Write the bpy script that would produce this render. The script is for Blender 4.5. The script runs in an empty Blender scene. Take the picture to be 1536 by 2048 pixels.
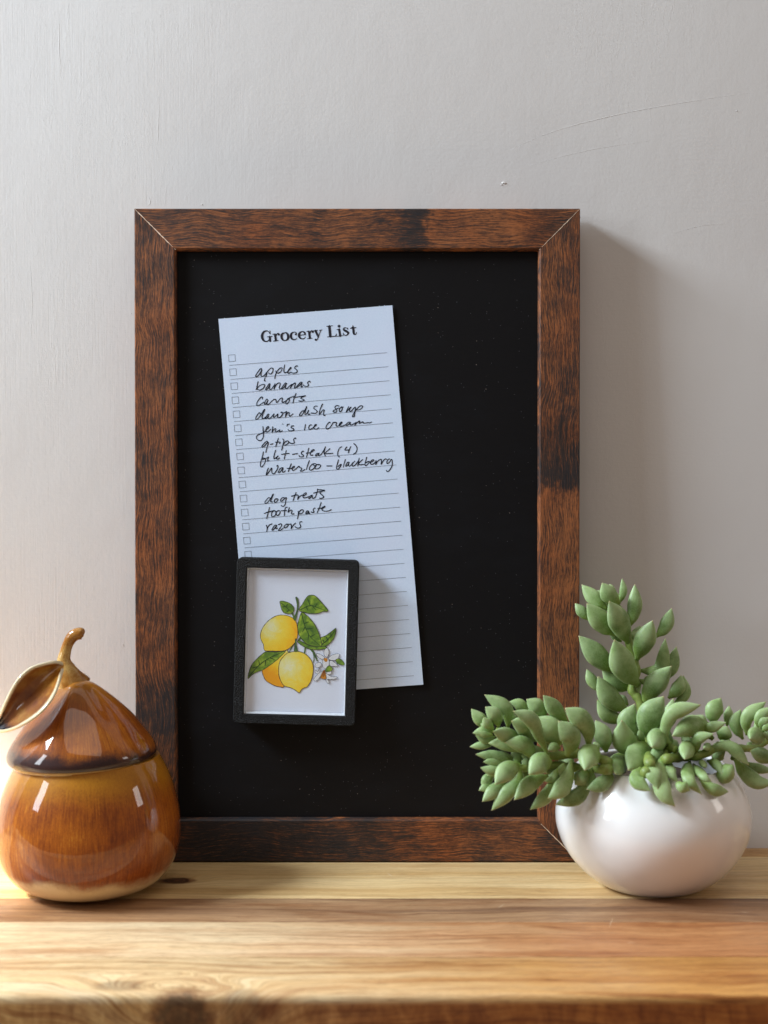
import bpy, bmesh, math, random
from mathutils import Vector, Matrix
sc = bpy.context.scene
COL = sc.collection
R = math.radians

# ------------------------------------------------------------------ camera
CAM = Vector((0.0, -1.0175, 0.286))
TH = 0.042                      # camera pitched slightly down
FPX = 2844.0                    # focal length in photo pixels (50 mm on 36 mm height)
cam = bpy.data.cameras.new("camera")
camo = bpy.data.objects.new("camera", cam)
COL.objects.link(camo)
camo.location = CAM
camo.rotation_euler = (R(90) - TH, 0, 0)
cam.sensor_fit = 'VERTICAL'
cam.sensor_height = 36.0
cam.sensor_width = 27.0
cam.lens = FPX / 2048 * 36.0
cam.clip_start = 0.02
cam.clip_end = 50
cam.dof.use_dof = True
cam.dof.focus_distance = 0.985
cam.dof.aperture_fstop = 5.6
sc.camera = camo

def ray(px, py):
    dx = (px - 768) / FPX
    dz = (1024 - py) / FPX
    return Vector((dx, math.cos(TH) + dz * math.sin(TH), -math.sin(TH) + dz * math.cos(TH)))
def at(px, py, y):
    d = ray(px, py)
    return CAM + d * ((y - CAM.y) / d.y)

# ------------------------------------------------------------------ world and lamps
w = bpy.data.worlds.new("World")
sc.world = w
w.use_nodes = True
bg = w.node_tree.nodes['Background']
bg.inputs[0].default_value = (1.0, 0.84, 0.74, 1)
bg.inputs[1].default_value = 0.18

def area(name, loc, target, sx, sy, power, color, spread=180):
    l = bpy.data.lights.new(name, 'AREA')
    l.shape = 'RECTANGLE'; l.size = sx; l.size_y = sy
    l.energy = power; l.color = color; l.spread = R(spread)
    o = bpy.data.objects.new(name, l)
    COL.objects.link(o)
    o.location = loc
    d = Vector(target) - Vector(loc)
    o.rotation_euler = d.to_track_quat('-Z', 'Y').to_euler()
    return o
area("window_light", (-1.50, -0.43, 1.32), (0.0, -0.05, 0.22), 0.58, 0.42, 63, (0.78, 0.90, 1.0))
area("window_light_lower", (-1.50, -0.85, 0.72), (0.0, -0.05, 0.15), 0.26, 0.55, 6.5, (0.86, 0.93, 1.0))
area("overhead_fill", (0.1, -0.75, 1.7), (0.0, -0.25, 0.0), 1.3, 1.0, 6.5, (1.0, 0.92, 0.82))  # added soft fill from above, lifts the shelf against the wall
area("far_window_light", (1.25, -0.34, 0.55), (0.0, -0.12, 0.10), 0.22, 0.34, 1.3, (1.0, 0.95, 0.9))
sp = bpy.data.lights.new("sunbeam", 'SPOT')
sp.energy = 270; sp.color = (1.0, 0.86, 0.66); sp.spot_size = R(16); sp.spot_blend = 0.6; sp.shadow_soft_size = 0.02
spo = bpy.data.objects.new("sunbeam", sp)
COL.objects.link(spo)
spo.location = (-1.05, -0.42, 0.9)
spo.rotation_euler = (Vector((-0.385, -0.055, 0.0)) - spo.location).to_track_quat('-Z', 'Y').to_euler()

sc.view_settings.view_transform = 'Standard'
sc.view_settings.look = 'None'
sc.view_settings.exposure = 0
sc.view_settings.gamma = 1
sc.render.engine = 'CYCLES'
sc.cycles.use_denoising = True
sc.cycles.max_bounces = 10
sc.cycles.transparent_max_bounces = 12
sc.cycles.sample_clamp_indirect = 4.0

# ------------------------------------------------------------------ node helper
def s2l(c):
    return tuple((x / 255 / 12.92 if x / 255 <= 0.04045 else ((x / 255 + 0.055) / 1.055) ** 2.4) for x in c)
def rgb(*c):
    return (*s2l(c), 1.0)

class NT:
    def __init__(self, name):
        self.m = bpy.data.materials.new(name)
        self.m.use_nodes = True
        self.t = self.m.node_tree
        self.b = self.t.nodes['Principled BSDF']
        self.out = self.t.nodes['Material Output']
    def n(self, typ, **kw):
        nd = self.t.nodes.new(typ)
        for k, v in kw.items():
            setattr(nd, k, v)
        return nd
    def link(self, a, b):
        self.t.links.new(a, b)
    def put(self, sock, v):
        if hasattr(v, 'is_linked') or isinstance(v, bpy.types.NodeSocket):
            self.link(v, sock)
        else:
            if sock.type == 'RGBA' and isinstance(v, (tuple, list)) and len(v) == 3:
                v = (*v, 1)
            sock.default_value = v
    def set(self, **kw):
        for k, v in kw.items():
            self.put(self.b.inputs[k.replace('_', ' ')], v)
    def co(self, kind='Object'):
        return self.n('ShaderNodeTexCoord').outputs[kind]
    def attr(self, name):
        return self.n('ShaderNodeAttribute', attribute_name=name).outputs['Fac']
    def rnd(self):
        return self.n('ShaderNodeObjectInfo').outputs['Random']
    def mp(self, v, loc=(0, 0, 0), rot=(0, 0, 0), scale=(1, 1, 1)):
        nd = self.n('ShaderNodeMapping')
        self.put(nd.inputs[0], v)
        nd.inputs[1].default_value = loc; nd.inputs[2].default_value = rot; nd.inputs[3].default_value = scale
        return nd.outputs[0]
    def noise(self, v, scale=5, detail=3, rough=0.5, dist=0.0, col=False):
        nd = self.n('ShaderNodeTexNoise')
        self.put(nd.inputs['Vector'], v)
        nd.inputs['Scale'].default_value = scale; nd.inputs['Detail'].default_value = detail
        nd.inputs['Roughness'].default_value = rough; nd.inputs['Distortion'].default_value = dist
        return nd.outputs['Color' if col else 'Fac']
    def voro(self, v, scale=5, out='Distance', feature='F1'):
        nd = self.n('ShaderNodeTexVoronoi', feature=feature)
        self.put(nd.inputs['Vector'], v)
        nd.inputs['Scale'].default_value = scale
        return nd.outputs[out]
    def wave(self, v, scale, dist, detail=2, dscale=1.0, typ='BANDS', dirn='X'):
        nd = self.n('ShaderNodeTexWave', wave_type=typ)
        if typ == 'BANDS':
            nd.bands_direction = dirn
        self.put(nd.inputs['Vector'], v)
        nd.inputs['Scale'].default_value = scale; nd.inputs['Distortion'].default_value = dist
        nd.inputs['Detail'].default_value = detail; nd.inputs['Detail Scale'].default_value = dscale
        return nd.outputs['Fac']
    def ramp(self, f, stops, interp='LINEAR'):
        nd = self.n('ShaderNodeValToRGB')
        self.put(nd.inputs[0], f)
        cr = nd.color_ramp
        cr.interpolation = interp
        while len(cr.elements) < len(stops):
            cr.elements.new(0.5)
        for e, (p, c) in zip(cr.elements, stops):
            e.position = p
            if not isinstance(c, (tuple, list)):
                c = (c, c, c, 1)
            e.color = c if len(c) == 4 else (*c, 1)
        return nd.outputs[0]
    def math(self, op, a, b=0.0, c=0.0, clamp=False):
        nd = self.n('ShaderNodeMath', operation=op)
        nd.use_clamp = clamp
        self.put(nd.inputs[0], a); self.put(nd.inputs[1], b)
        if op in ('MULTIPLY_ADD', 'SMOOTH_MIN', 'SMOOTH_MAX', 'COMPARE'):
            self.put(nd.inputs[2], c)
        return nd.outputs[0]
    def mix(self, f, a, b, mode='MIX'):
        nd = self.n('ShaderNodeMix', data_type='RGBA', blend_type=mode)
        nd.clamp_factor = True
        self.put(nd.inputs[0], f); self.put(nd.inputs[6], a); self.put(nd.inputs[7], b)
        return nd.outputs[2]
    def sep(self, v):
        nd = self.n('ShaderNodeSeparateXYZ')
        self.put(nd.inputs[0], v)
        return nd.outputs
    def comb(self, x, y, z):
        nd = self.n('ShaderNodeCombineXYZ')
        self.put(nd.inputs[0], x); self.put(nd.inputs[1], y); self.put(nd.inputs[2], z)
        return nd.outputs[0]
    def mr(self, v, a, b, c=0.0, d=1.0, smooth=False):
        nd = self.n('ShaderNodeMapRange')
        if smooth:
            nd.interpolation_type = 'SMOOTHSTEP'
        self.put(nd.inputs[0], v)
        for i, x in enumerate((a, b, c, d)):
            nd.inputs[1 + i].default_value = x
        return nd.outputs[0]
    def bump(self, h, strength=0.3, dist=0.001, normal=None):
        nd = self.n('ShaderNodeBump')
        nd.inputs['Strength'].default_value = strength
        nd.inputs['Distance'].default_value = dist
        self.put(nd.inputs['Height'], h)
        if normal is not None:
            self.put(nd.inputs['Normal'], normal)
        return nd.outputs[0]
    def spot(self, v, c, s, soft=1.0):
        """1 at point c falling to 0 at the ellipsoid radii s"""
        m = self.mp(v, loc=tuple(-a / b for a, b in zip(c, s)), scale=tuple(1 / b for b in s))
        nd = self.n('ShaderNodeVectorMath', operation='LENGTH')
        self.put(nd.inputs[0], m)
        return nd.outputs['Value']

# ------------------------------------------------------------------ object helpers
def link(name, me, m=None, parent=None, mw=None):
    o = bpy.data.objects.new(name, me)
    COL.objects.link(o)
    if m is not None and me is not None and len(me.materials) == 0:
        me.materials.append(m)
    if parent is not None:
        o.parent = parent
    if mw is not None:
        o.matrix_local = mw
    return o
def mesh(name, vs, fs, smooth=False):
    me = bpy.data.meshes.new(name)
    me.from_pydata([tuple(v) for v in vs], [], fs)
    me.validate()
    me.update()
    if smooth:
        me.polygons.foreach_set('use_smooth', [True] * len(me.polygons))
    return me
def from_bm(name, bm, smooth=False):
    bmesh.ops.recalc_face_normals(bm, faces=bm.faces)
    me = bpy.data.meshes.new(name)
    bm.to_mesh(me); bm.free()
    if smooth:
        me.polygons.foreach_set('use_smooth', [True] * len(me.polygons))
    return me
def empty(name, mw, label, cat, group=None):
    o = bpy.data.objects.new(name, None)
    COL.objects.link(o)
    o.empty_display_size = 0.03
    o.matrix_world = mw
    o['label'] = label; o['category'] = cat
    if group: o['group'] = group
    return o
def subsurf(o, lv=2):
    md = o.modifiers.new('subsurf', 'SUBSURF')
    md.levels = lv; md.render_levels = lv
def smooth_angle(me, ang=35):
    bm = bmesh.new(); bm.from_mesh(me)
    for f in bm.faces: f.smooth = True
    for e in bm.edges:
        if len(e.link_faces) == 2 and e.calc_face_angle(0) > R(ang):
            e.smooth = False
    bm.to_mesh(me); bm.free()

def catmull(pts, n=6, closed=False):
    P = [Vector(p) for p in pts]
    out = []
    m = len(P)
    rng = m if closed else m - 1
    for i in range(rng):
        if closed:
            p0, p1, p2, p3 = P[(i - 1) % m], P[i], P[(i + 1) % m], P[(i + 2) % m]
        else:
            p0 = P[i - 1] if i > 0 else P[0] * 2 - P[1]
            p1, p2 = P[i], P[i + 1]
            p3 = P[i + 2] if i + 2 < m else P[-1] * 2 - P[-2]
        for k in range(n):
            t = k / n
            out.append(0.5 * ((2 * p1) + (p2 - p0) * t + (2 * p0 - 5 * p1 + 4 * p2 - p3) * t * t + (3 * p1 - p0 - 3 * p2 + p3) * t ** 3))
    if not closed:
        out.append(P[-1].copy())
    return out
def sweep(pts, radii, seg=12, flat=1.0, face=None, caps=True):
    """tube along pts; radii per point; flat = thickness/width; face = direction the broad side looks to"""
    vs, fs = [], []
    n = len(pts)
    prev = None
    for i, p in enumerate(pts):
        t = (pts[min(i + 1, n - 1)] - pts[max(i - 1, 0)])
        if t.length < 1e-9: t = Vector((0, 0, 1))
        t.normalize()
        if face is not None:
            a = t.cross(face)
            if a.length < 0.15 and prev is not None: a = prev - t * prev.dot(t)
            if a.length < 1e-4: a = t.orthogonal()
            if prev is not None and a.dot(prev) < 0: a = -a
        else:
            a = (prev - t * prev.dot(t)) if prev is not None else t.orthogonal()
        a.normalize(); prev = a
        b = t.cross(a).normalized()
        for k in range(seg):
            an = 2 * math.pi * k / seg
            vs.append(p + a * math.cos(an) * radii[i] + b * math.sin(an) * radii[i] * flat)
    for i in range(n - 1):
        for k in range(seg):
            k2 = (k + 1) % seg
            fs.append((i * seg + k, i * seg + k2, (i + 1) * seg + k2, (i + 1) * seg + k))
    if caps:
        fs.append(tuple(range(seg))[::-1])
        fs.append(tuple((n - 1) * seg + k for k in range(seg)))
    return vs, fs
def lathe(profile, seg=96, mod=None):
    vs, fs = [], []
    n = len(profile)
    for j, (r, z) in enumerate(profile):
        for k in range(seg):
            a = 2 * math.pi * k / seg
            rr = r * (mod(a, z) if mod else 1)
            vs.append(Vector((rr * math.cos(a), rr * math.sin(a), z)))
    for j in range(n - 1):
        for k in range(seg):
            k2 = (k + 1) % seg
            fs.append((j * seg + k, j * seg + k2, (j + 1) * seg + k2, (j + 1) * seg + k))
    return vs, fs

# ================================================================== MATERIALS
def wall_mat():
    N = NT('wall_paint')
    c = N.co()
    big = N.noise(c, 3.5, 3, 0.5)
    col = N.mix(N.mr(big, 0.35, 0.65), rgb(206, 202, 200), rgb(211, 208, 206))
    # vertical brush strokes stronger low and left, peel everywhere
    v = N.noise(N.mp(c, scale=(900, 1, 22)), 1.0, 4, 0.6)
    hline = N.noise(N.mp(c, scale=(30, 1, 700)), 1.0, 3, 0.6)
    peel = N.noise(c, 420, 3, 0.55)
    grit = N.noise(c, 1500, 2, 0.5)
    lump = N.noise(N.mp(c, scale=(1, 1, 0.7)), 28, 4, 0.55)
    scr = N.noise(N.mp(c, rot=(0, R(18), 0), scale=(60, 1, 8)), 1.0, 6, 0.7, 0.6)
    ridge = N.mr(N.math('ABSOLUTE', N.math('SUBTRACT', scr, 0.5)), 0.0, 0.012, 1.0, 0.0)
    s = N.sep(c)
    left = N.mr(s[0], 0.05, -0.25, 0.1, 1.0)
    h = N.math('MULTIPLY', v, N.math('MULTIPLY', left, N.mr(N.noise(N.mp(c, scale=(1.0, 1, 0.6)), 11, 3, 0.6), 0.35, 0.65, 0.25, 1.2)))
    h = N.math('ADD', N.math('MULTIPLY', h, 0.8), N.math('MULTIPLY', peel, 0.55))
    h = N.math('ADD', h, N.math('MULTIPLY', grit, 0.22))
    h = N.math('ADD', h, N.math('MULTIPLY', hline, 0.28))
    h = N.math('ADD', h, N.math('MULTIPLY', lump, 2.6))
    h = N.math('ADD', h, N.math('MULTIPLY', N.math('MULTIPLY', ridge, N.mr(big, 0.5, 0.62)), 0.35))
    N.set(Base_Color=col, Roughness=0.62, Normal=N.bump(h, 0.24, 0.0007), Specular_IOR_Level=0.3)
    return N.m

def frame_mat(name, stops, seed):
    """rustic print wood: x runs along the rail; stops = darkness along the length"""
    N = NT(name)
    c = N.mp(N.co(), loc=(seed, seed * 0.37, 0))
    o = N.co()
    s = N.sep(o)
    warp = N.noise(c, 30, 4, 0.6)
    warp2 = N.noise(N.mp(c, scale=(1, 2.2, 1)), 75, 4, 0.65)
    x = N.math('ADD', s[0], N.math('MULTIPLY', N.math('SUBTRACT', warp, 0.5), 0.05))
    x = N.math('ADD', x, N.math('MULTIPLY', N.math('SUBTRACT', warp2, 0.5), 0.035))
    dark = N.ramp(N.mr(x, 0.0, 0.46), stops)
    swirl = N.math('MULTIPLY', N.noise(c, 14, 2, 0.5), 0.02)
    yy = N.math('ADD', s[1], swirl)
    gc = N.comb(N.math('ADD', s[0], seed), yy, 0.0)
    g1 = N.noise(N.mp(gc, scale=(44, 900, 1)), 1.0, 5, 0.72, 0.4)
    g2 = N.noise(N.mp(gc, scale=(200, 1900, 1)), 1.0, 3, 0.7)
    blot = N.noise(c, 55, 5, 0.7)
    f = N.math('ADD', N.math('MULTIPLY', dark, 0.62), N.math('MULTIPLY', N.math('SUBTRACT', g1, 0.455), 2.1))
    f = N.math('ADD', f, N.math('MULTIPLY', N.math('SUBTRACT', g2, 0.48), 1.5))
    f = N.math('ADD', f, N.math('MULTIPLY', N.math('SUBTRACT', blot, 0.455), 1.0))
    col = N.ramp(f, [(0.0, rgb(150, 92, 54)), (0.2, rgb(119, 73, 45)), (0.42, rgb(88, 56, 40)), (0.66, rgb(52, 42, 39)), (1.1 if False else 1.0, rgb(36, 35, 39))])
    hue = N.noise(c, 22, 2, 0.5)
    col = N.mix(N.mr(hue, 0.45, 0.7, 0, 0.35), col, N.mix(1.0, col, rgb(255, 205, 140), 'MULTIPLY'))
    h = N.math('ADD', g1, N.math('MULTIPLY', g2, 0.8))
    N.set(Base_Color=col, Roughness=N.mr(g1, 0.3, 0.7, 0.62, 0.48), Normal=N.bump(h, 0.7, 0.0004), Specular_IOR_Level=0.25)
    return N.m

def panel_mat():
    N = NT('black_magnetic_panel')
    c = N.co()
    v = N.n('ShaderNodeTexVoronoi'); N.put(v.inputs['Vector'], c); v.inputs['Scale'].default_value = 300
    d = v.outputs['Distance']; cc = N.sep(v.outputs['Color'])
    clump = N.noise(c, 18, 3, 0.6)
    size = N.math('MULTIPLY', N.math('GREATER_THAN', N.math('ADD', cc[0], N.math('MULTIPLY', clump, 0.45)), 1.07), N.math('MULTIPLY', cc[1], 0.10))
    speck = N.mr(N.math('SUBTRACT', size, d), 0.0, 0.02)
    v2 = N.n('ShaderNodeTexVoronoi'); N.put(v2.inputs['Vector'], c); v2.inputs['Scale'].default_value = 620
    c2 = N.sep(v2.outputs['Color'])
    s2 = N.mr(N.math('SUBTRACT', N.math('MULTIPLY', N.math('GREATER_THAN', N.math('ADD', c2[0], N.math('MULTIPLY', clump, 0.5)), 1.16), 0.12), v2.outputs['Distance']), 0.0, 0.03)
    smear = N.noise(N.mp(c, rot=(0, 0, 0.5), scale=(1, 2, 1)), 14, 5, 0.65)
    base = N.mix(N.mr(smear, 0.5, 0.8, 0.0, 0.8), rgb(13, 12, 14), rgb(19, 20, 24))
    tone = N.mix(N.math('MULTIPLY', cc[2], 0.6), rgb(190, 185, 180), rgb(130, 90, 60))
    col = N.mix(N.math('MULTIPLY', speck, 0.6), base, tone)
    col = N.mix(N.math('MULTIPLY', s2, 0.8), col, rgb(130, 130, 135))
    N.set(Base_Color=col, Roughness=0.55, Specular_IOR_Level=0.18, Normal=N.bump(N.noise(c, 1400, 2, 0.5), 0.08, 0.0002))
    return N.m

def wood_mat(name, cA, cB, cC, seed, streak=1.0, xr=None, knots=(), rough=0.42, fine=1.0):
    """cutting-board wood: grain along x. xr = (x0,x1,colour) tint growing along x. knots: (cx,cy,cz,rx,ry,rz)"""
    N = NT(name)
    o = N.co()
    s = N.sep(o)
    yz = N.math('ADD', s[1], N.math('MULTIPLY', s[2], 0.8))
    off = 0.0
    kmask = None
    for k in knots:
        d = N.spot(o, k[:3], k[3:6])
        push = N.mr(d, 0.3, 3.2, 1.0, 0.0, True)
        off = N.math('ADD', off, N.math('MULTIPLY', push, k[6] if len(k) > 6 else 0.02))
    wav = N.math('MULTIPLY', N.noise(N.mp(o, loc=(seed, 0, 0), scale=(1, 3, 1)), 6, 3, 0.5), 0.03)
    yy = N.math('ADD', N.math('ADD', yz, wav), off)
    gc = N.comb(N.math('ADD', s[0], seed), yy, seed)
    broad = N.noise(N.mp(gc, scale=(1.6, 62, 1)), 1.0, 3, 0.55, 0.3)
    med = N.noise(N.mp(gc, scale=(5, 240, 1)), 1.0, 4, 0.6, 0.3)
    fin = N.noise(N.mp(gc, scale=(35, 1500, 1)), 1.0, 4, 0.65)
    pores = N.noise(N.mp(gc, scale=(120, 2600, 1)), 1.0, 2, 0.6)
    f = N.math('ADD', N.math('MULTIPLY', broad, 0.6), N.math('MULTIPLY', med, 0.4 * streak))
    col = N.ramp(f, [(0.36, cC), (0.48, cA), (0.62, cB)])
    if streak > 0.01:
        col = N.mix(N.mr(fin, 0.48, 0.68, 0, 0.65 * fine), col, N.mix(1.0, col, rgb(170, 135, 105), 'MULTIPLY'))
        col = N.mix(N.mr(pores, 0.56, 0.68, 0, 0.6 * fine), col, N.mix(1.0, col, rgb(140, 105, 80), 'MULTIPLY'))
    if xr:
        for (x0, x1, tint, amt) in xr:
            blot = N.math('MULTIPLY', N.math('SUBTRACT', N.noise(N.mp(gc, scale=(9, 60, 1)), 1.0, 4, 0.6), 0.5), 0.25)
            col = N.mix(N.mr(N.math('ADD', s[0], blot), x0, x1, 0.0, amt, True), col, N.mix(1.0, col, tint, 'MULTIPLY'))
    for k in knots:
        d = N.spot(o, k[:3], k[3:6])
        dw = N.math('ADD', d, N.math('MULTIPLY', N.math('SUBTRACT', N.noise(o, 160, 4, 0.7), 0.5), 0.9))
        rings = N.math('SINE', N.math('MULTIPLY', dw, 16.0))
        core = N.ramp(dw, [(0.0, rgb(110, 74, 50)), (0.45, rgb(58, 38, 28)), (0.8, rgb(74, 46, 32)), (1.0, rgb(140, 96, 58))])
        core = N.mix(N.mr(rings, 0, 1, 0, 0.35), core, rgb(160, 115, 80))
        col = N.mix(N.mr(dw, 0.85, 1.35, k[7] if len(k) > 7 else 1.0, 0.0, True), col, core)
    vein = N.noise(N.mp(gc, scale=(2.6, 330, 1)), 1.0, 3, 0.6, 0.5)
    col = N.mix(N.mr(vein, 0.565, 0.64, 0.0, 0.6 * fine ** 2), col, N.mix(1.0, col, rgb(190, 152, 120), 'MULTIPLY'))
    col = N.mix(N.mr(vein, 0.45, 0.38, 0.0, 0.4), col, N.mix(1.0, col, rgb(255, 244, 226), 'MULTIPLY'))
    cloud = N.noise(N.mp(gc, scale=(7, 38, 1)), 1.0, 5, 0.65, 0.6)
    col = N.mix(N.mr(cloud, 0.50, 0.66, 0.0, 0.55 * fine ** 2), col, N.mix(1.0, col, rgb(206, 170, 140), 'MULTIPLY'))
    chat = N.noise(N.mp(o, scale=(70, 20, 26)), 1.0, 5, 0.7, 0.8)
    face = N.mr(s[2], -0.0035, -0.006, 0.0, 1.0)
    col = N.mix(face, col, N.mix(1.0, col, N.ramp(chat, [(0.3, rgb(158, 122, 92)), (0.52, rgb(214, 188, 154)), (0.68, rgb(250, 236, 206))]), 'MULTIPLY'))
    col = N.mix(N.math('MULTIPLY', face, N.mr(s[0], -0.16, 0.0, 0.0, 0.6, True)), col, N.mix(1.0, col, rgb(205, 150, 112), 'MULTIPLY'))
    sw = N.noise(N.mp(o, scale=(1, 1.6, 1)), 26, 5, 0.6)
    h = N.math('ADD', N.math('MULTIPLY', fin, 0.6), N.math('MULTIPLY', pores, 0.4))
    h = N.math('ADD', h, N.math('MULTIPLY', N.noise(o, 60, 3, 0.6), 1.2))
    N.set(Base_Color=col, Roughness=N.mr(sw, 0.3, 0.7, rough - 0.1, rough + 0.12), Normal=N.bump(h, 0.25, 0.0004), Specular_IOR_Level=0.45)
    return N.m

def paper_mat():
    N = NT('note_paper')
    c = N.co()
    n = N.noise(c, 900, 4, 0.7)
    n2 = N.noise(c, 30, 3, 0.6)
    col = N.mix(N.mr(n, 0.3, 0.7), rgb(196, 213, 236), rgb(207, 222, 242))
    col = N.mix(N.mr(n2, 0.4, 0.7, 0.0, 0.25), col, rgb(212, 212, 236))
    N.set(Base_Color=col, Roughness=0.75, Specular_IOR_Level=0.2, Normal=N.bump(N.math('ADD', n, N.math('MULTIPLY', n2, 6)), 0.16, 0.0002))
    return N.m
def ink_mat(name, c, rough=0.5):
    N = NT(name)
    n = N.noise(N.co(), 1500, 3, 0.6)
    N.set(Base_Color=N.mix(N.mr(n, 0.3, 0.7), rgb(*c), rgb(*[min(255, x + 14) for x in c])), Roughness=rough, Specular_IOR_Level=0.2)
    return N.m
def plain_mat(name, c, rough=0.5, **kw):
    N = NT(name)
    n = N.noise(N.co(), 60, 4, 0.6)
    N.set(Base_Color=N.mix(N.mr(n, 0.3, 0.7), rgb(*c), rgb(*[x * 0.93 for x in c])), Roughness=rough, **kw)
    return N.m
def print_black_mat():
    N = NT('black_printed_plastic')
    c = N.co()
    s = N.sep(c)
    n = N.noise(c, 1300, 3, 0.75)
    v = N.voro(c, 1500)
    spec = N.noise(c, 900, 2, 0.9)
    col = N.mix(N.mr(spec, 0.64, 0.74), rgb(17, 17, 18), rgb(76, 76, 80))
    N.set(Base_Color=col, Roughness=0.6, Specular_IOR_Level=0.22, Normal=N.bump(N.math('ADD', n, v), 1.0, 0.0005))
    return N.m
def glaze_mat(part):
    """amber running glaze; z is height above the part's own base, metres"""
    N = NT('amber_glaze_' + part)
    c = N.co()
    s = N.sep(c)
    ang = N.math('ARCTAN2', s[1], s[0])
    streak = N.noise(N.comb(N.math('MULTIPLY', N.math('SINE', ang), 62), N.math('MULTIPLY', N.math('COSINE', ang), 62), N.math('MULTIPLY', s[2], 75)), 1.0, 6, 0.72, 0.3)
    fine = N.noise(N.comb(N.math('MULTIPLY', N.math('SINE', ang), 130), N.math('MULTIPLY', N.math('COSINE', ang), 130), N.math('MULTIPLY', s[2], 700)), 1.0, 5, 0.75, 0.2)
    blot = N.noise(c, 34, 4, 0.6)
    mixn = N.math('ADD', N.math('MULTIPLY', streak, 0.46), N.math('ADD', N.math('MULTIPLY', blot, 0.24), N.math('MULTIPLY', fine, 0.30)))
    amber = N.ramp(mixn, [(0.36, rgb(86, 36, 4)), (0.45, rgb(122, 58, 10)), (0.55, rgb(162, 88, 14)), (0.66, rgb(200, 138, 44))])
    wob = N.math('ADD', s[2], N.math('MULTIPLY', N.math('SUBTRACT', blot, 0.5), 0.020))
    wob = N.math('ADD', wob, N.math('MULTIPLY', N.math('SUBTRACT', fine, 0.5), 0.006))
    if part == 'body':
        col = N.mix(N.mr(wob, 0.062, 0.082, 0, 0.85, True), amber, N.ramp(fine, [(0.3, rgb(150, 92, 10)), (0.7, rgb(184, 128, 22))]))
        low = N.mix(N.mr(wob, 0.016, 0.05, 0.65, 0.0, True), col, N.mix(1.0, col, rgb(205, 150, 120), 'MULTIPLY'))
        col = N.mix(N.mr(wob, 0.0115, 0.021, 1, 0, True), low, N.mix(fine, rgb(232, 208, 165), rgb(220, 186, 132)))
    elif part == 'lid':
        # origin at lid rim; dark manganese band, cream foot line, olive apex
        band = N.mr(wob, 0.0065, 0.0155, 1, 0, True)
        col = N.mix(N.mr(wob, 0.03, 0.052, 0, 0.7, True), amber, rgb(150, 100, 22))
        dk = N.ramp(fine, [(0.35, rgb(30, 20, 26)), (0.6, rgb(58, 30, 24)), (0.8, rgb(96, 52, 28))])
        col = N.mix(band, col, dk)
        col = N.mix(N.mr(s[2], 0.0008, 0.0016, 1, 0), col, rgb(205, 170, 110))
    elif part == 'leaf':
        rim = N.attr('rim'); al = N.attr('along')
        inner = N.ramp(N.noise(c, 90, 4, 0.6), [(0.3, rgb(110, 58, 18)), (0.5, rgb(168, 106, 28)), (0.7, rgb(204, 156, 66))])
        mid = N.mix(N.mr(N.math('ADD', al, N.math('MULTIPLY', blot, 0.2)), 0.25, 0.6, 0, 0.55), inner, rgb(98, 58, 52))
        tip = N.mix(N.mr(N.math('ADD', al, N.math('MULTIPLY', fine, 0.2)), 0.86, 0.94), mid, rgb(22, 24, 36))
        col = N.mix(N.mr(N.math('ADD', rim, N.math('MULTIPLY', N.math('SUBTRACT', fine, 0.5), 0.16)), 0.90, 0.99), tip, rgb(224, 210, 176))
    else:
        col = N.ramp(N.math('ADD', N.math('MULTIPLY', blot, 0.6), N.math('MULTIPLY', fine, 0.4)), [(0.38, rgb(84, 40, 12)), (0.49, rgb(156, 98, 24)), (0.6, rgb(214, 186, 116))])
    tiny = N.noise(c, 120, 2, 0.5)
    N.set(Base_Color=col, Roughness=0.55, Coat_Weight=1.0, Coat_Roughness=0.04, Coat_IOR=1.5, Specular_IOR_Level=0.12,
          Normal=N.bump(N.math('ADD', streak, tiny), 0.12, 0.0006), Coat_Normal=N.bump(N.noise(c, 45, 2, 0.5), 0.2, 0.0012))
    return N.m
def pot_mat():
    N = NT('white_glazed_ceramic')
    c = N.co()
    n = N.noise(c, 24, 3, 0.5)
    N.set(Base_Color=N.mix(N.mr(n, 0.3, 0.7), rgb(234, 232, 231), rgb(239, 238, 237)), Roughness=0.32, Coat_Weight=0.8, Coat_Roughness=0.07, Coat_Normal=N.bump(N.noise(c, 30, 2, 0.5), 0.25, 0.0015),
          Subsurface_Weight=0.08, Subsurface_Radius=(0.6, 0.5, 0.4), Subsurface_Scale=0.004, Normal=N.bump(n, 0.12, 0.002))
    return N.m
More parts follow.
